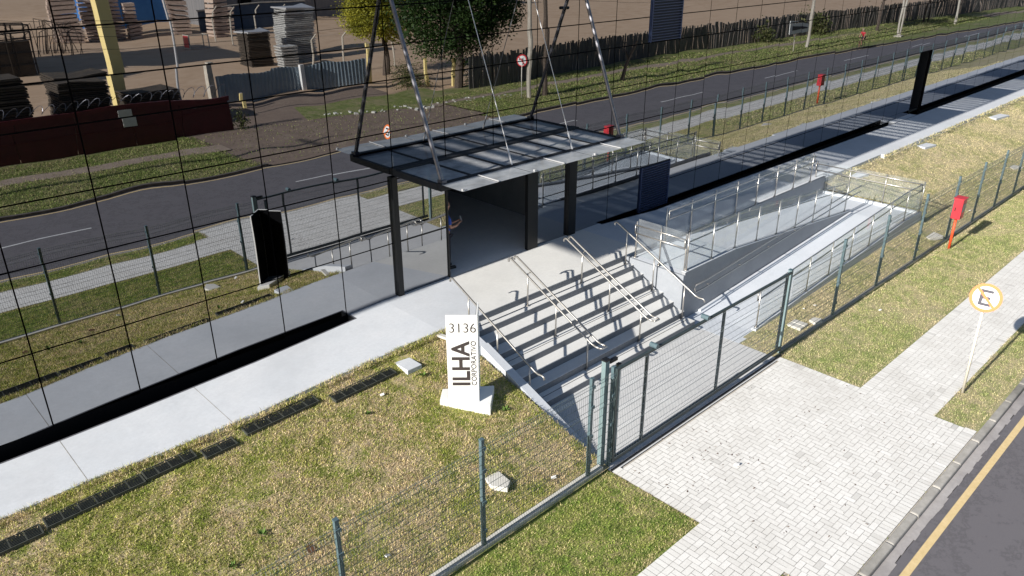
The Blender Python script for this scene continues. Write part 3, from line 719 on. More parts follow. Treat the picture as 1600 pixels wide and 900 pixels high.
for h in (.9,.7): b.tube([(13.6,-4.12,G+h),(14.0,-4.12,G+h),(22.5,-4.12,-.6+h),(22.9,-4.12,-.6+h)],.018,8)
b.tube([(13.6,-4.12,G+.9),(13.55,-4.12,G+.8),(13.6,-4.12,G+.7)],.018,8)
b.build('rail',M['steel'],t,smooth=True)
b=MB()
for k in range(6):
    x=14.3+k*1.5; z=zl(x); b.tube([(x,-4.0,z+.66),(x,-4.12,z+.68)],.01,6)
b.build('bracket',M['steel'],t)

# ------------------------------------------------------------------ fence
def meshpanel(b,x0,x1,y,z0,h,wire=.005,vs=.05,bend=True):
    n=int(round((x1-x0)/vs)); r=wire/2
    rows=[0,.2,.22,.42,.62,.64,.84,1.04,1.06,1.26,1.46,1.48,1.68,1.88,1.9,h] if h>1.95 else [0,.2,.4,.6,.8,1.0,1.2,1.4,1.6,h]
    bendz=[.21,.63,1.05,1.47,1.89]
    prof=[(0,0)]
    for q in bendz:
        if q<h-.05: prof+=[(q-.05,0),(q,-.035),(q+.05,0)]
    prof.append((h,0))
    for i in range(n+1):
        x=x0+(x1-x0)*i/n
        k=len(b.v)
        for (q,d) in prof:
            b.v+= [(x-r,y+d,z0+q),(x+r,y+d-r,z0+q),(x+r,y+d+r,z0+q)]
        for j in range(len(prof)-1):
            for s_ in range(3):
                a=k+3*j+s_; c=k+3*j+(s_+1)%3; b.f.append((a,c,c+3,a+3)); b.c.append(.5)
    for q in [0.02]+[w for bz in bendz if bz<h-.05 for w in (bz-.05,bz+.05)]+[h-.03]+[.42,.84,1.26,1.68]:
        if q<h: b.box(x0,x1,y-r*1.3-.003,y+r*1.3-.003,z0+q-r*1.3,z0+q+r*1.3)
def fence(label,posts,y,zbase,skip=()):
    t=thing('mesh_fence',label,'fence',(posts[0],y,zbase)); 
    for x in posts:
        if x==13.57: continue
        b=MB(); b.box(x-.03,x+.03,y-.03,y+.03,zbase-.1,zbase+2.05); b.box(x-.034,x+.034,y-.034,y+.034,zbase+2.05,zbase+2.07)
        for q in (.35,.9,1.5,1.9): b.box(x-.045,x+.045,y-.052,y-.031,zbase+q-.03,zbase+q+.03)
        b.build('fence_post',M['green'],t)
    for a,c in zip(posts,posts[1:]):
        b=MB(); meshpanel(b,a+.02,c-.02,y-.06,zbase-.02,2.03,vs=.05 if c<45 else .1,wire=.0040 if c<45 else .009); b.build('mesh_panel',M['wire'],t)
    return t
FY=-6.56
fence('left run of green welded mesh fence ending at the sliding gate',[6.71-2.5*k for k in range(7,-1,-1)]+[7.28],FY,-1.20)
fence('long right run of green welded mesh fence past the red box',[13.57,16.25,18.87,21.57,24.2,26.6,28.9,31.1]+[31.1+2.3*k for k in range(1,29)],FY,-1.22)
b=MB(); b.box(-14,7.1,-6.60,-6.47,-1.5,-1.15); tag(b.build('fence_plinth',M['slab'],bevel=.01),'low pale concrete plinth under the left fence','plinth')
b=MB(); b.box(13.6,96,-6.60,-6.50,-1.5,-1.215); tag(b.build('fence_plinth',M['kerb'],bevel=.01),'thin concrete plinth under the right fence','plinth')
# gate
gt=thing('sliding_gate','wide green mesh sliding gate across the paved driveway','gate',(10.4,-6.62,G))
Yg=-6.62; b=MB()
b.box(7.28,13.42,Yg-.025,Yg+.025,.80,.845); b.box(7.28,13.42,Yg-.025,Yg+.025,-1.13,-1.05)
for x in (7.31,8.16,10.70,13.25): b.box(x-.023,x+.023,Yg-.024,Yg+.024,-1.049,.799)
b.build('gate_frame',M['gatemetal'],gt)
for a,c in ((7.34,8.13),(8.19,10.67),(10.73,13.22)):
    b=MB(); meshpanel(b,a,c,Yg-.035,-1.05,1.87,wire=.0036); b.build('mesh_panel',M['gwire'],gt)
b=MB(); b.disc((8.35,Yg+.0,.90),(0,1,0),.05,.16,14); b.disc((10.0,Yg+.0,.90),(0,1,0),.05,.16,14); b.build('roller',M['green'],gt)
g2=thing('gate_post','tall pale green gate post at the left end of the sliding gate','gate post',(7.2,-6.5,G))
MB().box(7.13,7.235,-6.5,-6.41,-1.3,.98).build('post_shaft',M['gatepost'],g2); MB().box(7.12,7.245,-6.51,-6.40,.981,1.01).box(7.26,7.46,-6.5,-6.44,.90,.96).build('post_cap',M['dark'],g2)
g3=thing('gate_post','pale green gate post at the right end of the sliding gate','gate post',(13.5,-6.5,G))
MB().box(13.46,13.54,-6.60,-6.52,-1.3,.84).build('post_shaft',M['gatepost'],g3); MB().box(13.455,13.545,-6.605,-6.515,.841,.86).build('post_cap',M['green'],g3)
g4=thing('gate_post','short guide post standing behind the left end of the sliding gate','gate post',(7.55,-6.5,G))
MB().box(7.5,7.57,-6.50,-6.44,-1.3,.78).build('post_shaft',M['green'],g4); MB().box(7.495,7.575,-6.505,-6.435,.781,.79).build('post_cap',M['dark'],g4)
tr=MB().box(7.2,13.5,-6.72,-6.68,G-.05,G+.022).build('gate_rail',M['dark']); tag(tr,'dark steel ground rail under the sliding gate','rail')

# ------------------------------------------------------------------ signs
CY_,SY_=cos(.763),sin(.763)
Rv=Vector((CY_,-SY_,0)); Fv=Vector((SY_,CY_,0))      # panel direction and its back direction
A0=Vector((5.80,-3.80,0))
tt=thing('totem_sign','white totem sign with street number on the lawn beside the stairs','sign',(A0.x,A0.y,-.65))
def vprism(b,p,q,th,z0,z1,nrm,zt=None):
    n=nrm*th; zt=z1 if zt is None else zt
    b.prism([(p.x,p.y,z0,z1),(q.x,q.y,z0,zt),(q.x+n.x,q.y+n.y,z0,zt),(p.x+n.x,p.y+n.y,z0,z1)],0,0)
Wt=.585; B0=A0+Rv*Wt
b=MB(); vprism(b,A0,B0,.03,-.72,1.38,Fv); b.build('front_panel',M['white'],tt,bevel=.004)
b=MB(); C0=B0+Fv*.03; vprism(b,C0-Rv*.03,C0-Rv*.03+Fv*.55,.03,-.9,1.38,Rv,1.38); b.build('side_panel',M['white'],tt)
b=MB(); vprism(b,A0+Fv*.031+Rv*.005,B0+Fv*.031-Rv*.035,.004,-.7,1.37,Fv); vprism(b,C0-Rv*.034+Fv*.01,C0-Rv*.034+Fv*.55,.003,-.88,1.37,-Rv) ; b.build('back_lining',M['black'],tt)
# base: low angular block
def bp_(u,w): p=A0+Rv*u+Fv*w; return (p.x,p.y)
b=MB(); q=[bp_(-.17,-.015),bp_(.80,-.12),bp_(.86,.52),bp_(-.14,.30)]
b.prism([(*q[0],-1.0,-.42),(*q[1],-1.1,-.50),(*q[2],-1.1,-.42),(*q[3],-.9,-.36)],0,0); b.build('base_block',M['white'],tt,bevel=.01)
def text_mesh(s,size,bold=0):
    cu=bpy.data.curves.new('lettering','FONT'); cu.body=s; cu.size=size; cu.extrude=.002; cu.offset=bold; cu.align_x='LEFT'
    o=bpy.data.objects.new('lettering',cu); col.objects.link(o); bpy.context.view_layer.update()
    me=bpy.data.meshes.new_from_object(o.evaluated_get(bpy.context.evaluated_depsgraph_get())); bpy.data.objects.remove(o)
    return me
def place_text(s,parent,wbox,org,ux,uy,name,m,bold=0,loc=(0,0,0)):
    """fit the text to wbox=(length,height) at origin with unit axes ux, uy"""
    me=text_mesh(s,1.0,bold); v=[x.co.copy() for x in me.vertices]
    x0=min(p.x for p in v);x1=max(p.x for p in v);y0=min(p.y for p in v);y1=max(p.y for p in v)
    ux=Vector(ux);uy=Vector(uy);nz=ux.cross(uy); org=Vector(org)
    for x in me.vertices:
        c=x.co; x.co=org+ux*((c.x-x0)/(x1-x0)*wbox[0])+uy*((c.y-y0)/(y1-y0)*wbox[1])+nz*(c.z*1.0+.002)
    me.materials.clear(); me.materials.append(m); o=bpy.data.objects.new(name,me); col.objects.link(o); o.parent=parent; 
    o.matrix_parent_inverse=Matrix.Translation(-Vector(parent.location)); return o
up=Vector((0,0,1)); sc=2.03/152     # metres per photo pixel on the panel
def onp(px,py): p=A0+Rv*((px-698.5)*Wt/48)+up*(1.38-(py-487)*2.05/152)-Fv*.003; return p
b=MB(); 
for q in (-.45,.2,.85):
    for w_ in (.035,.55): b.disc(tuple(A0+Rv*w_-Fv*.001+Vector((0,0,q))),tuple(Fv),.006,.006,8)
b.build('panel_screws',M['frame'],tt)
place_text('3136',tt,(40*Wt/48,.19),onp(703.5,513),Rv,up,'street_number',M['letter'],-.012)
place_text('ILHA',tt,(.95,.335),onp(733,596.5),up,-Rv,'large_lettering',M['letter'],.022)
place_text('CORPORATIVO',tt,(.95,.095),onp(743,596.5),up,-Rv,'small_lettering',M['letter'])
b=MB(); b.rbox((6.92,-2.38,-.03),.10,.42,.05,.2); tag(b.build('marker_stone',M['slab']),'narrow white stone bar in the grass behind the totem','stone')
# no parking sign
def round_sign(name,label,cat,base,top,r,face,ringm,kind):
    t=thing(name,label,cat,base); base=Vector(base);top=Vector(top); nrm=Vector(face).normalized()
    MB().tube([base,top+Vector((0,0,-r*.2))],.028,10).build('pole',M['pole'],t,smooth=True)
    c=top+nrm*.035
    MB().disc(c,nrm,r,.006,40).build('sign_plate',M['white'],t)
    side=Vector((0,0,1)).cross(nrm).normalized(); u=nrm.cross(side)
    b=MB(); K=48
    for i in range(K):
        a0,a1=2*pi*i/K,2*pi*(i+1)/K; f=c+nrm*.006
        P_=[f+(side*cos(a)+u*sin(a))*rr for a,rr in ((a0,r*.80),(a1,r*.80),(a1,r*1.0),(a0,r*1.0))]; b.quad(*P_)
    if kind=='E': d=(side*-1+u).normalized(); 
    else: d=(side*-1+u).normalized()
    if kind!='E': d=(side+u).normalized()
    w=nrm.cross(d); f=c+nrm*.0075; b.quad(f-d*r*.85-w*r*.085,f+d*r*.85-w*r*.085,f+d*r*.85+w*r*.085,f-d*r*.85+w*r*.085)
    b.build('sign_ring',ringm,t)
    b=MB(); f=c+nrm*.0055
    def rect(u0,u1,v0,v1): b.quad(f+side*u0*r+u*v0*r,f+side*u1*r+u*v0*r,f+side*u1*r+u*v1*r,f+side*u0*r+u*v1*r)
    if kind=='E':
        rect(-.38,-.17,-.56,.56); rect(-.17,.38,.37,.56); rect(-.17,.28,-.095,.095); rect(-.17,.38,-.56,-.37)
    else:
        rect(-.3,-.12,-.5,.3); rect(-.12,.35,.12,.3); 
        b.poly([f+side*.3*r+u*.5*r,f+side*.3*r-u*.08*r,f+side*.6*r+u*.21*r]); rect(-.42,.0,-.6,-.45)
    b.build('sign_symbol',M['signblack'],t)
    return t
# seen from the camera (-x side): viewer's right is -y
round_sign('no_parking_sign','round no parking sign with crossed letter E on a leaning pale pole','road sign',(14.66,-10.2,G),(14.45,-10.2,1.07),.29,(-.95,-.12,.25),M['signring'],'E')
round_sign('road_sign','round red bordered prohibition sign across the road beside the twin utility poles','road sign',(31.4,-20.3,-1.3),(31.6,-20.4,1.1),.31,(-.75,.6,0),M['ring2'],'T')
# red hydrant boxes
def redbox(x,label):
    t=thing('hydrant_box',label,'hydrant box',(x,-6.92,G),'red boxes on posts beside the fence')
    MB().tube([(x,-6.92,G),(x,-6.92,-.2)],.04,10).build('post_shaft',M['orange'],t,smooth=True)
    b=MB(); b.box(x-.17,x+.17,-7.06,-6.80,-.23,.40); b.build('cabinet',M['red'],t,bevel=.012)
    b=MB(); b.box(x-.19,x+.19,-7.08,-6.78,.401,.425); b.build('lid',M['red'],t)
    b=MB(); b.box(x-.19,x-.186,-6.90,-6.87,.02,.14); b.box(x-.16,x-.08,-7.066,-7.061,-.2,-.12); b.build('latch',M['dark'],t)
    b=MB(); b.box(x-.07,x+.07,-6.99,-6.85,-.245,-.231); b.build('bracket',M['dark'],t)
    b=MB(); b.box(x-.185,x-.171,-7.0,-6.86,-.12,.32); b.build('door_panel',M['red'],t); b=MB(); b.box(x-.12,x+.12,-7.075,-7.061,.0,.25); b.build('window_panel',M['strut'],t)
redbox(23.42,'red hydrant cabinet on an orange post beside the right fence')
redbox(42.7,'farther red cabinet on a post seen only as a reflection')

# ------------------------------------------------------------------ people
def skin_body(name,verts,edges,m,parent,sub=2,root=0):
    me=bpy.data.meshes.new(name); me.from_pydata([v[:3] for v in verts],edges,[]); me.materials.append(m)
    o=bpy.data.objects.new(name,me); col.objects.link(o)
    s=o.modifiers.new('Skin','SKIN'); s.use_smooth_shade=True
    sv=me.skin_vertices[0].data if me.skin_vertices else None
    if sv is None:
        bpy.context.view_layer.objects.active=o
    o.modifiers.new('Sub','SUBSURF').render_levels=sub; o.modifiers['Sub'].levels=1
    if sv is not None:
        for i,v in enumerate(verts):
            r=v[3]; sv[i].radius=r if isinstance(r,tuple) else (r,r)
        sv[root].use_root=True
    if parent is not None: o.parent=parent
    return o
def chain(vs,es,pts,start=None):
    prev=start; 
    for p in pts:
        vs.append(p); i=len(vs)-1
        if prev is not None: es.append((prev,i))
        prev=i
    return prev
def lathe(b,prof,c,n=14,sx=1,sy=1):
    k=len(b.v)
    for r,z in prof:
        for q in range(n): a=2*pi*q/n; b.v.append((c[0]+r*cos(a)*sx,c[1]+r*sin(a)*sy,c[2]+z))
    for i in range(len(prof)-1):
        for q in range(n):
            b.f.append((k+i*n+q,k+i*n+(q+1)%n,k+(i+1)*n+(q+1)%n,k+(i+1)*n+q)); b.c.append(.5)
def head(parent,c,m,hairm,s=1.0):
    b=MB(); prof=[(.0,-.115),(.035,-.112),(.052,-.09),(.062,-.06),(.068,-.02),(.074,.03),(.074,.07),(.06,.105),(.035,.125),(.0,.132)]
    lathe(b,[(r*s,z*s) for r,z in prof],c,16,1.15,1.0)
    b.rbox((c[0]+.085*s,c[1],c[2]-.01*s),.03*s,.022*s,.035*s); 
    for sy in (-1,1): b.rbox((c[0],c[1]+sy*.076*s,c[2]+.005*s),.03*s,.012*s,.05*s)
    o=b.build('head',m,None,smooth=True); o.parent=parent
    b=MB(); prof=[(.0,.136),(.04,.128),(.066,.105),(.08,.07),(.081,.03),(.07,.0),(.06,-.03)]
    lathe(b,[(r*s,z*s) for r,z in prof],(c[0]-.014*s,c[1],c[2]+.004*s),16,1.12,1.02); o=b.build('hair',hairm,None,smooth=True); o.parent=parent
    b=MB()
    for sy in (-1,1): b.rbox((c[0]+.076*s,c[1]+sy*.03*s,c[2]+.012*s),.01*s,.018*s,.008*s)
    b.rbox((c[0]+.076*s,c[1],c[2]-.05*s),.008*s,.04*s,.008*s); o=b.build('face_features',hairm,None); o.parent=parent
def standing_person():
    t=thing('person','person in a blue shirt and dark trousers holding a phone inside the doorway','person',(9.30,.50,.0),local=True)
    t.rotation_euler=(0,0,radians(-12))
    # facing +x ; local coords
    v=[];e=[]
    v.append((0,0,.93,(.12,.15)));                                     # pelvis
    a=chain(v,e,[(0,0,1.08,(.105,.14)),(0.01,0,1.25,(.12,.165)),(0,0,1.38,(.11,.17)),(0.0,0,1.44,(.06,.07)),(.015,0,1.5,.055),(.03,0,1.56,.05)],0)
    sh=3
    for s in (-1,1):
        k=chain(v,e,[(.0,s*.19,1.39,.058),(.03,s*.22,1.14,.046),(.26,s*.12,1.13,.036),(.33,s*.08,1.16,.026)],sh)
        # palm and fingers
        k=chain(v,e,[(.37,s*.065,1.18,(.030,.014))],k)
        for f in range(4):
            yy=s*(.065-.025+.017*f); chain(v,e,[(.41,yy,1.19,.0085),(.435,yy*.8,1.20,.0075),(.45,yy*.5,1.215,.0065)],k)
        chain(v,e,[(.385,s*.03,1.20,.010),(.41,s*.012,1.215,.0085)],k)
        k=chain(v,e,[(0,s*.09,.88,.085),(.012,s*.10,.50,.058),(0,s*.105,.09,.04),(.0,s*.105,.045,.038)],0)
        chain(v,e,[(.12,s*.115,.03,.03),(.17,s*.12,.025,.022)],k)
    body=skin_body('body',v,e,M['skin'],t,2,0)
    head(t,(.05,0,1.63),M['skin'],M['hair'])
    # clothes: shirt and trousers as slightly wider skins
    v=[(0,0,.90,(.135,.165))];e=[]
    chain(v,e,[(0,0,1.08,(.12,.155)),(0.01,0,1.25,(.135,.18)),(0,0,1.38,(.122,.18)),(0,0,1.445,(.07,.085))],0)
    for s in (-1,1): chain(v,e,[(.0,s*.195,1.395,.07),(.02,s*.222,1.20,.062)],3)
    skin_body('shirt',v,e,M['blue'],t,2,0)
    v=[(0,0,.95,(.128,.155))];e=[]
    for s in (-1,1): chain(v,e,[(0,s*.09,.86,.096),(.012,s*.10,.50,.072),(0,s*.105,.08,.056)],0)
    skin_body('trousers',v,e,M['pants'],t,2,0)
    b=MB()
    for s in (-1,1): b.rbox((.06,s*.115,.035),.27,.095,.07)
    o=b.build('shoes',M['dark'],None,bevel=.02); o.parent=t
    t2=tag(MB().rbox((0,0,0),.075,.012,.15,0,tilt=.0).build('phone',M['phone'],bevel=.004),'pale phone in the hands of the person in the doorway','phone')
    t2.location=(9.30+.44*cos(radians(-12)),.50+.44*sin(radians(-12)),1.24); t2.rotation_euler=(0,radians(35),radians(78))
standing_person()
def cyclist():
    x,y,z=69.9,-16.35,-1.37
    bk=thing('bicycle','dark bicycle ridden along the far kerb','bicycle',(x,y,z),local=True)
    for dx in (-.52,.52):
        b=MB(); b.tube([(dx+.33*cos(a),0,.34+.33*sin(a)) for a in [2*pi*i/20 for i in range(21)]],.018,6,False); o=b.build('tyre',M['dark'],None); o.parent=bk
        b=MB(); [b.tube([(dx,0,.34),(dx+.32*cos(a),0,.34+.32*sin(a))],.003,3) for a in [2*pi*i/10 for i in range(10)]]; o2=b.build('spokes',M['steel'],None); o2.parent=o
    b=MB(); P_={'r':(-.52,0,.34),'s':(-.15,0,.85),'b':(-.05,0,.32),'h':(.38,0,.82),'f':(.52,0,.34)}
    for a,c in ('rs','rb','sb','sh','bh','hf'): b.tube([P_[a],P_[c]],.018,6)
    b.tube([(.34,-.25,.98),(.4,0,.95),(.34,.25,.98)],.014,6); b.tube([P_['h'],(.4,0,.95)],.016,6); o=b.build('bicycle_frame',M['dark'],None); o.parent=bk
    o=MB().rbox((-.16,0,.93),.26,.14,.05).build('saddle',M['dark'],None,bevel=.015); o.parent=bk
    pr_=thing('person','person in a red shirt and grey cap riding the bicycle','person',(x,y,z),local=True)
    v=[(-.14,0,1.0,(.13,.15))];e=[]
    chain(v,e,[(-.02,0,1.18,(.12,.16)),(.12,0,1.38,(.12,.18)),(.18,0,1.48,(.06,.06)),(.22,0,1.56,.05)],0)
    for s in (-1,1):
        k=chain(v,e,[(.12,s*.19,1.4,.06),(.25,s*.24,1.18,.045),(.34,s*.24,1.02,.034)],2)
        for f in range(4): chain(v,e,[(.37,s*(.21+.018*f),1.01,.009),(.385,s*(.21+.018*f),.98,.008)],k)
        chain(v,e,[(-.1,s*.09,.95,.09),(.2,s*.1,.72 if s>0 else .86,.065),(.0,s*.1,.25 if s>0 else .45,.045),(.12,s*.1,.22 if s>0 else .42,.03)],0)
    skin_body('body',v,e,M['skin'],pr_,1,0)
    v=[(-.14,0,.99,(.145,.165))];e=[]; chain(v,e,[(-.02,0,1.18,(.135,.175)),(.12,0,1.38,(.132,.19)),(.17,0,1.45,(.08,.09))],0)
    for s in (-1,1): chain(v,e,[(.12,s*.19,1.4,.075),(.2,s*.22,1.27,.065)],2)
    skin_body('shirt',v,e,M['red'],pr_,1,0)
    v=[(-.14,0,.99,(.15,.165))];e=[]
    for s in (-1,1): chain(v,e,[(-.1,s*.09,.94,.10),(.18,s*.1,.74 if s>0 else .87,.08)],0)
    skin_body('shorts',v,e,M['pants'],pr_,1,0)
    head(pr_,(.26,0,1.63),M['skin'],M['slab'])
    for o in (bk,pr_): o.rotation_euler=(0,0,pi)
cyclist()

# ------------------------------------------------------------------ across the road
M['wine']=noisy('wine_metal',(.07,.007,.010),(.11,.010,.015),2,.5,0)
M['wine2']=noisy('wine_metal_dark',(.055,.006,.010),(.085,.009,.014),2,.5,0)
M['corr']=noisy('corrugated_blue_grey',(.20,.26,.32),(.30,.37,.42),1.2,.5,0)
M['plank']=noisy('weathered_plank',(.075,.07,.07),(.20,.185,.175),2.2,.9,.4,.02,stretch=(3,3,.3))
M['conc2']=noisy('weathered_concrete',(.40,.36,.30),(.56,.51,.44),3,.9,.3)
M['yellow']=noisy('yellow_column_paint',(.80,.64,.26),(.86,.70,.32),2,.7,0)
M['stone']=noisy('pink_stone_slabs',(.34,.24,.19),(.62,.50,.42),5,.9,.6,.05,stretch=(1,1,4))
M['board']=noisy('pale_board_stack',(.16,.16,.16),(.66,.65,.62),6,.8,.6,.05,stretch=(.5,.5,9))
M['timber']=noisy('dark_timber_stack',(.02,.017,.014),(.10,.075,.055),5,.9,.6,.05,stretch=(.5,.5,9))
M['bark']=noisy('bark',(.06,.045,.035),(.13,.10,.08),9,.95,.6,.03)
M['warew']=noisy('warehouse_wall',(.16,.16,.17),(.26,.25,.25),.8,.8,0,stretch=(4,4,.2))
M['whouse']=noisy('white_house_wall',(.66,.66,.64),(.78,.78,.76),.5,.8,0)
M['bluewall']=noisy('blue_wall',(.03,.14,.40),(.05,.2,.5),.6,.8,0)
M['bluegrey']=noisy('blue_grey_wall',(.05,.075,.12),(.08,.11,.16),.6,.8,0)
# wine red wall
t=thing('metal_wall','dark wine red sheet metal wall of the yard across the road','wall',(5,-25,-1.3))
b=MB(); x=-14.0
while x<15.0:
    b.box(x+.004,x+2.396,-25.05+random.uniform(-.01,.01),-24.98,-1.35,.28); x+=2.42
b.build('wall_panel',M['wine2'],t)
b=MB(); b.box(-14,15.1,-25.06,-24.93,.281,.50); b.box(-14,15.1,-24.975,-24.95,-.35,-.31); b.build('top_rail',M['wine'],t)
b=MB(); b.box(9.75,10.38,-24.93,-24.90,-.24,.2); tag(b.build('notice_board',M['slab']),'white notice plate fixed on the wine red wall','notice')
b=MB(); b.box(13.25,13.5,-24.93,-24.90,-.12,.12); tag(b.build('notice_board',M['slab']),'tiny white plate near the right end of the wine red wall','notice')
b=MB()
pp=[]; x=-2.0
k=0
while x<15: 
    pp.append((x+.30*cos(k*.7)*.5,-25.0+.22*sin(k*.7),.82+.22*cos(k*.7))); x+=.055; k+=1
b.tube(pp,.014,3); tag(b.build('razor_wire',M['strut']),'coil of razor wire along the top of the wine red wall','razor wire')
# yellow column and pole
t=thing('yellow_column','tall square yellow column with a shaded side rising from the yard','column',(12,-30.3,-1.35))
MB().box(11.35,11.98,-30.7,-29.95,-1.4,11).build('column_shaft',M['yellow'],t); MB().box(11.25,12.1,-30.8,-29.85,-1.4,-.9).build('column_base',M['conc2'],t)
t=thing('lamp_pole','slender pale metal pole standing behind the timber stacks','pole',(13.95,-28,-1.35))
MB().tube([(13.95,-28,-1.4),(13.9,-28,7)],.07,10,r2=.05).build('pole_shaft',M['cable'],t); MB().box(13.8,14.1,-28.15,-27.85,-1.4,-1.3).build('pole_base',M['conc2'],t)
# stacks
def stack(label,name,x,y,w,d,h,m,layer=.14,rot=0,z=-1.4,cat='stack',group=None,tarp=False):
    t=thing(name,label,cat,(x,y,z),group); b=MB(); k=0
    while k<h:
        b.rbox((x+random.uniform(-.06,.06)*w*.3,y+random.uniform(-.05,.05),z+k+layer*.4),w*random.uniform(.93,1.0),d*random.uniform(.94,1.0),layer*random.uniform(.5,.8),rot+random.uniform(-.02,.02)); k+=layer
    b.build('stacked_layers',m,t)
    b=MB(); 
    for q in (-.35,0,.35): b.rbox((x+q*w,y,z+.03),.12,d*1.02,.1,rot)
    b.build('pallet',M['timber'],t)
    if tarp:
        b=MB(); b.prism([(x-w*.55,y-d*.5,z+h,z+h+.1),(x+w*.5,y-d*.5,z+h,z+h+.12),(x+w*.3,y,z+h+.05,z+h+.4),(x+w*.5,y+d*.5,z+h,z+h+.1),(x-w*.5,y+d*.5,z+h,z+h+.15)],0,0); b.build('tarpaulin',M['cable'],t)
stack('dark timber stack at the left edge behind the wine red wall','timber_stack',5.4,-27.2,2.2,2,3.3,M['timber'])
stack('widest dark timber stack behind the wine red wall left of the yellow column','timber_stack',8.9,-27.6,2.4,2.2,3.1,M['timber'],.11)
stack('low dark timber stack right of the yellow column','timber_stack',12.5,-28.4,2.5,2,2.0,M['timber'],.11)
stack('tall pale board stack beside the blue grey corrugated fence','board_stack',31.6,-47.6,2.7,2.4,3.8,M['board'],.16,.1,tarp=True)
stack('shorter pale board stack left of the tall one','board_stack',27.4,-46.6,2.0,1.9,2.5,M['timber'],.13,.1,tarp=True)
stack('low whitish board stack in front of the tall one','board_stack',28.9,-44.4,1.4,1.5,1.5,M['board'],.25,.1)
for i,(x,y,w,h) in enumerate([(21.6,-74,2.4,3.9),(24.2,-75,1.5,3.5),(26.6,-76,1.6,3.4),(28.3,-75,1.2,3.3),(23,-79,2.3,5.0),(26.8,-80,2.4,5.2),(32.5,-74,1.9,4.2),(36.6,-72,1.8,2.2),(34.0,-68,1.6,4.0)]):
    stack(['crumbling pink stone slab pile left of the yellow column','narrow pink stone pile next to the crumbling one','third pink stone pile from the left','slim pink stone pile touching the yellow column','rear pink stone pile at the top edge','rear tall pink stone pile beside the column','brick coloured stone pile right of the yellow column','squat stone pile in the yard shade','wire wrapped stone pile beside the red crate'][i],'stone_pile',x,y,w,1.8,h,M['stone'],.42,random.uniform(-.2,.2),cat='stone pile')
# red crate
t=thing('wire_crate','open wire crate with a red board in the yard','crate',(27.8,-59,-1.4)); b=MB()
for dx in (-.9,.9):
    for dy in (-.6,.6): b.bar((27.8+dx,-59+dy,-1.4),(27.8+dx,-59+dy,0),.08)
for z in (-1.3,-.05):
    b.bar((26.9,-59.6,z),(28.7,-59.6,z),.07); b.bar((26.9,-58.4,z),(28.7,-58.4,z),.07); b.bar((26.9,-59.6,z),(26.9,-58.4,z),.07); b.bar((28.7,-59.6,z),(28.7,-58.4,z),.07)
b.build('crate_frame',M['conc2'],t); MB().box(26.86,26.94,-59.55,-58.5,-1.2,-.1).build('red_board',M['red'],t)
# bent concrete posts
pl=['leftmost bent concrete post in the yard','bent concrete post near the red crate','bent concrete post next to the facade joint','slim bent concrete post behind the pale boards','bent concrete post right of the tall board stack','bent concrete post beside the yellow green tree','curved bent concrete post under the yellow green tree']
for i,(x,y,h) in enumerate([(31.7,-63.7,2.9),(31.6,-59.5,2.9),(33.5,-58.5,2.9),(36,-58,2.9),(27.4,-37.6,2.5),(29.6,-37.2,2.4),(33.9,-36.9,2.2)]):
    t=thing('bent_post',pl[i],'post',(x,y,-1.4),'bent concrete posts in the yard')
    MB().tube([(x,y,-1.4),(x,y,-1.4+h)],.07,6).build('post_shaft',M['conc2'],t); MB().tube([(x,y,-1.4+h),(x+.35,y+.15,-1.4+h+.45)],.06,6).build('post_arm',M['conc2'],t)
# corrugated fence
t=thing('corrugated_fence','blue grey corrugated metal fence with one bright white seam','fence',(22.5,-31.7,-1.4)); b=MB(); x=17.4; i=0; prev=None
while x<27.7:
    y=-31.7+.05*(i%2)+.25*sin(x*.5); zt=.36+.15*sin(x*2.1)*.3+random.uniform(-.02,.02)+(.12 if x>21 else 0)
    if prev: b.quad((prev[0],prev[1],-1.4),(x,y,-1.4),(x,y,zt),(prev[0],prev[1],prev[2]))
    prev=(x,y,zt); x+=.13; i+=1
b.build('metal_sheet',M['corr'],t); MB().box(22.95,23.25,-31.88,-31.62,-1.4,.62).build('white_seam',M['white'],t)
MB().box(17.0,17.3,-31.9,-31.5,-1.4,1.1).build('end_pillar',M['conc2'],t)
for x,y,h,l in ((28.05,-31.6,2.5,'thick yellow post at the end of the corrugated fence'),(30.3,-28.2,1.9,'yellow post standing in the weeds'),(31.9,-27.4,1.7,'short yellow stake in front of the dark tree'),(17.9,-29.6,1.0,'short yellow stake at the end of the wine red wall')):
    t=thing('yellow_post',l,'post',(x,y,-1.4),'yellow posts at the yard entrance'); MB().rbox((x,y,-1.4+h/2),.26 if h>2 else .16,.2,h,.2).build('post_shaft',M['yellow'],t); MB().rbox((x,y,-1.4+h+.011),.22 if h>2 else .12,.16,.02,.2).build('post_top',M['conc2'],t)
# splayed planks by the trunk
t=thing('plank_bundle','bundle of yellow planks leaning at the foot of the dark tree','planks',(32.5,-27.6,-1.4)); b=MB()
for k in range(6): a=-.5+.2*k; b.bar((32.5+k*.05,-27.5,-1.4),(32.5+a*1.2,-27.6,.0+.1*cos(k)),.07)
b.build('planks',M['yellow'],t)
# plank fence
t=thing('plank_fence','long weathered grey plank fence bordering the sandy yard','fence',(60,-26,-1.4)); b=MB(); x=31.5
while x<170:
    w=.15+.004*max(0,x-40)*.3; y=-25.2-.8*min(1,max(0,(x-34)/10))+yb(x)+random.uniform(-.03,.03); h=2.15+random.uniform(-.16,.14)
    b.rbox((x,y,-1.4+h/2),w*.92,.03,h,random.uniform(-.08,.08),tilt=random.uniform(-.05,.05)); x+=w
b.build('planks',M['plank'],t)
b=MB(); 
for i in range(28): a=31.5+i*5; yy=lambda q:-25.28-.8*min(1,max(0,(q-34)/10))+yb(q); b.bar((a,yy(a),0),(a+5,yy(a+5),.0),.08)
b.build('fence_rail',M['plank'],t)
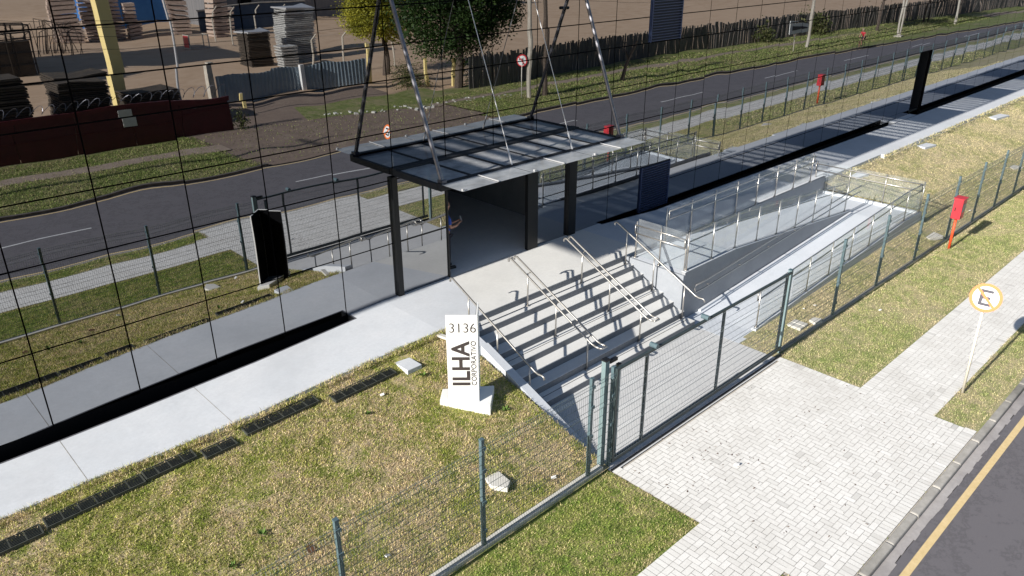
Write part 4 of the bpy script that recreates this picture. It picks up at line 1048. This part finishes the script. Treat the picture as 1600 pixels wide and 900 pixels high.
# utility poles, wires
def upole(x,y,h,label,m=None,lean=0):
    t=thing('utility_pole',label,'utility pole',(x,y,-1.35)); m=m or M['conc2']
    MB().tube([(x,y,-1.4),(x+lean,y,h)],.17,8,r2=.11).build('pole_shaft',m,t); MB().bar((x+lean,y-1.1,h-.6),(x+lean,y+1.1,h-.6),.1).build('crossarm',M['plank'],t); return t
upole(32.05,-20.2,8.6,'left pole of the twin utility poles beside the round sign')
upole(33.2,-20.0,8.8,'right darker pole of the twin utility poles beside the round sign',M['bark'],-.3)
upole(65.9,-19.6,9,'pale concrete utility pole near the white arrow board')
upole(99,-18.4,9,'most distant utility pole along the far kerb'); upole(-3,-20.2,8.6,'utility pole opposite the left end of the facade')
t=thing('power_lines','black power lines strung between the utility poles','cables',(32,-20,6)); 
P_=[(-3,-20.2),(32.4,-20.3),(65.9,-19.6),(99,-18.4)]
for off,h in ((-.9,8.0),(0,8.1),(.9,8.0),(.05,5.6),(.12,5.2),(.0,4.6)):
    b=MB(); pts=[]
    for (xa,ya),(xb,yb_) in zip(P_,P_[1:]):
        for k in range(12): s=k/12; pts.append((xa+(xb-xa)*s,ya+(yb_-ya)*s+off,h-4*s*(1-s)*(.7 if h>7 else 1.0)))
    b.tube(pts,.008 if h>7 else .011,4); b.build('line',M['dark'],t)
MB().tube([(34.5,-20.1,3.85),(35.2,-20.1,3.8)],.1,8).build('cable_joint',M['dark'],t)
t=thing('street_lamp','pale bluish metal street lamp pole by the far kerb','street lamp',(81.5,-17.7,-1.3))
MB().tube([(81.5,-17.75,-1.4),(81.6,-17.75,6.5)],.13,8,r2=.09).build('pole_shaft',M['conc2'],t); MB().box(81.1,81.9,-18.1,-17.4,-1.4,-1.15).build('pole_base',M['conc2'],t)
MB().tube([(81.6,-17.75,6.5),(81.6,-15.6,7.0)],.05,6).rbox((81.6,-15.4,7.0),.3,.7,.12).build('lamp_head',M['corr'],t)
t=thing('arrow_board','white arrow shaped direction board on a thin pole by the far kerb','road sign',(63.2,-19.4,-1.3))
MB().tube([(63.2,-19.4,-1.4),(63.2,-19.4,.2)],.05,6).build('pole',M['conc2'],t)
MB().prism([(62.0,-19.35,.25,1.2),(65.0,-19.35,.3,1.0),(65.0,-19.41,.3,1.0),(62.0,-19.41,.25,1.2)],0,0).build('sign_plate',M['white'],t)
b=MB(); b.prism([(62.5,-19.34,.55,.95),(64.8,-19.34,.62,.72),(64.8,-19.345,.62,.72),(62.5,-19.345,.55,.95)],0,0); b.build('arrow_symbol',M['signblack'],t)
b=MB(); b.tube([(40.6,-20.0,-1.35),(41.0,-20.0,-.3),(42.1,-20.0,1.2)],.15,8,r2=.1); b.tube([(41.3,-20,.1),(41.0,-20,.7)],.06,6); tag(b.build('leaning_trunk',M['bark']),'bare leaning dark tree trunk on the far verge','tree trunk')
# buildings at the back
t=thing('warehouse','dark grey warehouse with vertical ribbed wall behind the yard','building',(44,-84,-1.4))
MB().box(38.5,70,-100,-79,-1.4,9).build('wall',M['warew'],t); MB().box(37.9,70.5,-100.5,-78.4,9,9.4).build('roof',M['frame'],t); MB().box(41.5,43,-78.99,-78.8,-1.4,2.0).build('door',M['black'],t)
t=thing('boundary_wall','low blue grey boundary wall in front of the warehouse','wall',(42,-74,-1.4)); MB().box(35,48,-75,-74.6,-1.4,.9).build('wall_face',M['bluegrey'],t); MB().box(34.9,48.1,-75.05,-74.5,.9,1.0).build('coping',M['conc2'],t)
t=thing('white_house','white house with a bright blue base band behind the yard','house',(34,-92,-1.4))
w=MB().box(29,38,-102,-90,1.4,9).build('wall',M['whouse'],t); MB().box(28.95,38.05,-102.05,-89.95,-1.4,1.39).build('base_band',M['bluewall'],t); MB().box(28.5,38.5,-102.5,-89.5,9,9.4).build('roof',M['frame'],t)
for k in range(4): MB().box(30+k*2.1,31+k*2.1,-89.99,-89.9,2.6,4.0).build('window',M['black'],t)
t=thing('industrial_shed','tall dark industrial shed at the left side of the yard','building',(0,-57,-1.4))
MB().box(-14,6.2,-62,-50.6,-1.4,9.2).build('wall',M['wine2'],t)
b=MB(); b.prism([(-14.5,-62.4,9.2,9.4),(6.6,-62.4,9.2,9.4),(6.6,-50.2,9.2,9.4),(-14.5,-50.2,9.2,9.4)],0,0); b.build('roof',M['frame'],t); MB().box(6.21,6.3,-58,-54,-1.4,3).build('door',M['black'],t)
t=thing('material_rack','dark steel rack with a ladder standing in the yard shade','rack',(11,-50,-1.4)); b=MB()
for dx in (0,1.2,2.4,3.6):
    for dy in (0,1.5): b.bar((9+dx,-51+dy,-1.4),(9+dx,-51+dy,2.2),.1)
for z in (-.4,.6,1.6,2.2): b.bar((9,-51,z),(12.6,-51,z),.1); b.bar((9,-49.5,z),(12.6,-49.5,z),.1)
b.build('rack_frame',M['dark'],t); b=MB(); b.box(9.1,12.5,-50.9,-49.6,-1.3,1.5); b.build('load',M['timber'],t); b=MB()
for k in range(9): b.bar((11.0,-49.4,-1.2+k*.35),(11.5,-49.4,-1.2+k*.35),.05)
b.bar((11,-49.4,-1.4),(11,-49.4,2),.05); b.bar((11.5,-49.4,-1.4),(11.5,-49.4,2),.05); b.build('ladder',M['timber'],t)
t=thing('scrap_frames','tangle of rusty bent steel frames lying in the yard','scrap',(14,-64,-1.4)); b=MB()
for k in range(16):
    x=random.uniform(11.5,18.5);y=random.uniform(-67,-62); b.tube([(x,y,-1.4),(x+.2,y,.4+random.random()),(x+random.uniform(.5,1.6),y+.3,.4+random.random()),(x+random.uniform(.5,1.6),y,-1.4)],.05,4)
b.build('frames',M['bark'],t)
# low rubble/stones
b=MB()
for k in range(60):
    x=random.uniform(20,33); y=-23.3+random.uniform(-.4,.6)+(x-26)*.25; s=random.uniform(.05,.22); b.rbox((x,y,-1.3),s,s*.7,s*.5,random.random()*3,tilt=random.uniform(-.3,.3))
tag(b.build('pale_stones',M['slab']),'loose pale stones scattered along the driveway edge','stones',kind='stuff')

# trees ----------------------------------------------------------------------
def leafmat(name,a,b_,c_):
    m=mat(name,a,.6,0,.3); at=N(m,'ShaderNodeAttribute',attribute_name='tone'); c=ramp(m,at.outputs['Fac'],[(0,a),(.5,b_),(1,c_)]); c=mix(m,ramp(m,noise(m,.9,3),[(.35,(0,0,0)),(.7,(.7,.7,.7))]),c,a); bc(m,c)
    tr=N(m,'ShaderNodeBsdfTranslucent'); L(m,c,tr.inputs[0]); ms=N(m,'ShaderNodeMixShader'); ms.inputs[0].default_value=.3
    out=m.node_tree.nodes['Material Output']; L(m,m.node_tree.nodes['Principled BSDF'].outputs[0],ms.inputs[1]); L(m,tr.outputs[0],ms.inputs[2]); L(m,ms.outputs[0],out.inputs[0]); return m
M['leafY']=leafmat('leaf_yellow_green',(.20,.22,.03),(.48,.46,.06),(.75,.66,.08)); M['leafD']=leafmat('leaf_dark',(.02,.045,.012),(.045,.09,.02),(.09,.15,.035)); M['leafS']=leafmat('leaf_shrub',(.07,.09,.03),(.13,.15,.05),(.24,.22,.10))
def tree(name,label,base,trunk_h,blobs,nleaf,ls,lm,trunk_r=.22,cat='tree',branches=8):
    bx,by,bz=base; t=thing(name,label,cat,base); b=MB()
    top=(bx+.1,by,bz+trunk_h); b.tube([(bx,by,bz-.05),(bx+.05,by+.03,bz+trunk_h*.5),top],trunk_r,8,r2=trunk_r*.6)
    for k in range(branches):
        c=blobs[k%len(blobs)]; e=(c[0]+random.uniform(-.5,.5)*c[3],c[1]+random.uniform(-.5,.5)*c[3],c[2]+random.uniform(-.3,.5)*c[4])
        mid=((top[0]+e[0])/2,(top[1]+e[1])/2,(top[2]+e[2])/2+.2); b.tube([top,mid,e],trunk_r*.4,5,r2=.03)
    b.build('trunk',M['bark'],t)
    b=MB(); tot=sum(c[3]**2*c[4] for c in blobs)
    for c in blobs:
        n=int(nleaf*c[3]**2*c[4]/tot); ncl=max(6,n//28)
        cl=[]
        for k in range(ncl):
            while True:
                d=Vector((random.gauss(0,1),random.gauss(0,1),random.gauss(0,1)))
                if d.length>.1: break
            d.normalize(); r=random.uniform(.45,1.08)
            cl.append((c[0]+d.x*c[3]*r,c[1]+d.y*c[3]*r,c[2]+d.z*c[4]*r,random.random()))
        for k in range(n):
            q=random.choice(cl); s=ls*random.uniform(.6,1.3); p=Vector((q[0]+random.gauss(0,ls*1.7),q[1]+random.gauss(0,ls*1.7),q[2]+random.gauss(0,ls*1.4)))
            a=Vector((random.gauss(0,1),random.gauss(0,1),random.gauss(0,.6))).normalized(); d=a.cross(Vector((random.gauss(0,1),random.gauss(0,1),random.gauss(0,1)))).normalized()
            b.quad(p-a*s*.5,p+d*s*.28,p+a*s*.5,p-d*s*.28,min(1,max(0,q[3]*.6+random.uniform(0,.4))))
    b.build('crown',lm,t,attr=True); return t
tree('bushy_tree','round yellow green tree with a forked trunk behind the yellow posts',(31.1,-34,-1.4),2.5,[(30.2,-34,2.9,2.0,1.7),(31.3,-34.3,4.6,1.8,1.6),(29.6,-33.6,4.2,1.4,1.3),(31.8,-33.9,2.0,1.2,.9),(29.0,-33.6,2.2,.9,.9)],26000,.17,M['leafY'],.26)
tree('spreading_tree','large dark green tree overhanging the plank fence',(31.4,-26.2,-1.4),3.0,[(31.2,-27.5,3.2,2.9,2.4),(34.3,-27.3,3.5,2.8,2.2),(32.5,-27,5.8,3.4,2.2),(29.9,-27.8,4.6,2.0,1.8),(36.1,-27.2,2.9,1.4,1.5),(31.9,-26.6,.9,.9,1.6),(30.6,-27.2,1.4,1.5,1.0),(33.4,-26.6,1.6,1.5,1.2)],46000,.19,M['leafD'],.32,branches=12)
tree('bare_tree','thin sparse tree with pale leaves at the rear of the yard',(38,-80,-1.4),4,[(37.5,-80,6,3,2.6),(39.5,-80,4.5,2,2)],2500,.22,M['leafS'],.2)
tree('far_tree','dark tree on the far verge beyond the cyclist',(84,-21,-1.3),3.0,[(84,-21,4.8,2.6,2.2),(86,-21.5,4.2,2.2,1.8)],3500,.3,M['leafD'],.2)
tree('far_tree','dark tree farthest along the plank fence',(97,-21,-1.3),3.0,[(97,-21,5.2,3,2.2),(100,-21,4.6,2.6,2)],3500,.3,M['leafD'],.2)
def shrub(x,y,z,r,h,n,lm,label,ls=.12):
    t=thing('shrub',label,'shrub',(x,y,z)); b=MB()
    for k in range(7): a=random.uniform(0,6.28); b.tube([(x,y,z),(x+cos(a)*r*.6,y+sin(a)*r*.6,z+h*.8)],.02,4)
    b.build('stems',M['bark'],t); b=MB()
    for k in range(n):
        p=Vector((x+random.gauss(0,r*.45),y+random.gauss(0,r*.45),z+abs(random.gauss(h*.45,h*.3)))); s=ls*random.uniform(.5,1.3); a=Vector((random.gauss(0,1),random.gauss(0,1),random.gauss(0,1))).normalized(); d=a.cross(Vector((random.gauss(0,1),random.gauss(0,1),random.gauss(0,1)))).normalized()
        b.quad(p-a*s*.5,p+d*s*.3,p+a*s*.5,p-d*s*.3,random.random())
    b.build('foliage',lm,t,attr=True)
shrub(29.3,-28.6,-1.4,1.1,.8,900,M['leafS'],'dry olive shrub between the yellow posts')
shrub(31.0,-31.5,-1.4,1.3,1.2,900,M['leafS'],'dry shrub beneath the yellow green tree')
shrub(32.9,-26.2,-1.4,.8,1.5,1200,M['leafD'],'dark bush at the foot of the large tree')
shrub(15.4,-24.9,-1.35,.4,.9,250,M['leafS'],'small straw shrub at the end of the wine red wall')
shrub(67.5,-24.6,-1.35,1.1,1.6,600,M['leafS'],'shrub growing against the plank fence near the pale pole',.25)
shrub(77,-24.6,-1.35,1.6,2.2,800,M['leafS'],'tall straggly shrub above the plank fence',.3)

# ------------------------------------------------------------------ camera, light, world
CX,CY,CZ,YAW,PIT,ROLL,F=-1.349*1.5,-9.162*1.5,3.479*1.5+2.39,.763,.424,-.003,1206.03
fw=Vector((cos(PIT)*sin(YAW),cos(PIT)*cos(YAW),-sin(PIT))); r=Vector((cos(YAW),-sin(YAW),0)); u=r.cross(fw)
r2=r*cos(ROLL)+u*sin(ROLL); u2=-r*sin(ROLL)+u*cos(ROLL)
cd=bpy.data.cameras.new('camera'); cd.sensor_width=36; cd.lens=F/1600*36; cd.clip_end=1500; cam=bpy.data.objects.new('camera',cd); col.objects.link(cam)
mt=Matrix((( r2.x,u2.x,-fw.x,CX),(r2.y,u2.y,-fw.y,CY),(r2.z,u2.z,-fw.z,CZ),(0,0,0,1))); cam.matrix_world=mt; scn.camera=cam
EL=radians(25.3); AZ=radians(.2)
d=Vector((cos(EL)*cos(AZ),-cos(EL)*sin(AZ),-sin(EL)))
ld=bpy.data.lights.new('sun','SUN'); ld.energy=7.7; ld.angle=radians(.53); ld.color=(1,.95,.86); so=bpy.data.objects.new('sun',ld); col.objects.link(so)
so.rotation_euler=d.to_track_quat('-Z','Y').to_euler(); so.location=(-20,5,30)
w=bpy.data.worlds.new('World'); scn.world=w; w.use_nodes=True; nt=w.node_tree; bg=nt.nodes['Background']; sk=nt.nodes.new('ShaderNodeTexSky'); sk.sky_type='NISHITA'; sk.sun_disc=False
sk.sun_elevation=EL; sk.sun_rotation=radians(270)+AZ; sk.air_density=1.0; sk.dust_density=.6; sk.ozone_density=1.2
nt.links.new(sk.outputs[0],bg.inputs[0]); bg.inputs[1].default_value=.12
scn.view_settings.view_transform='Standard'; scn.view_settings.look='None'; scn.view_settings.exposure=0
scn.cycles.max_bounces=8; scn.cycles.transparent_max_bounces=16; scn.cycles.caustics_reflective=False
for o in bpy.data.objects:
    if '_loc' in o: del o['_loc']
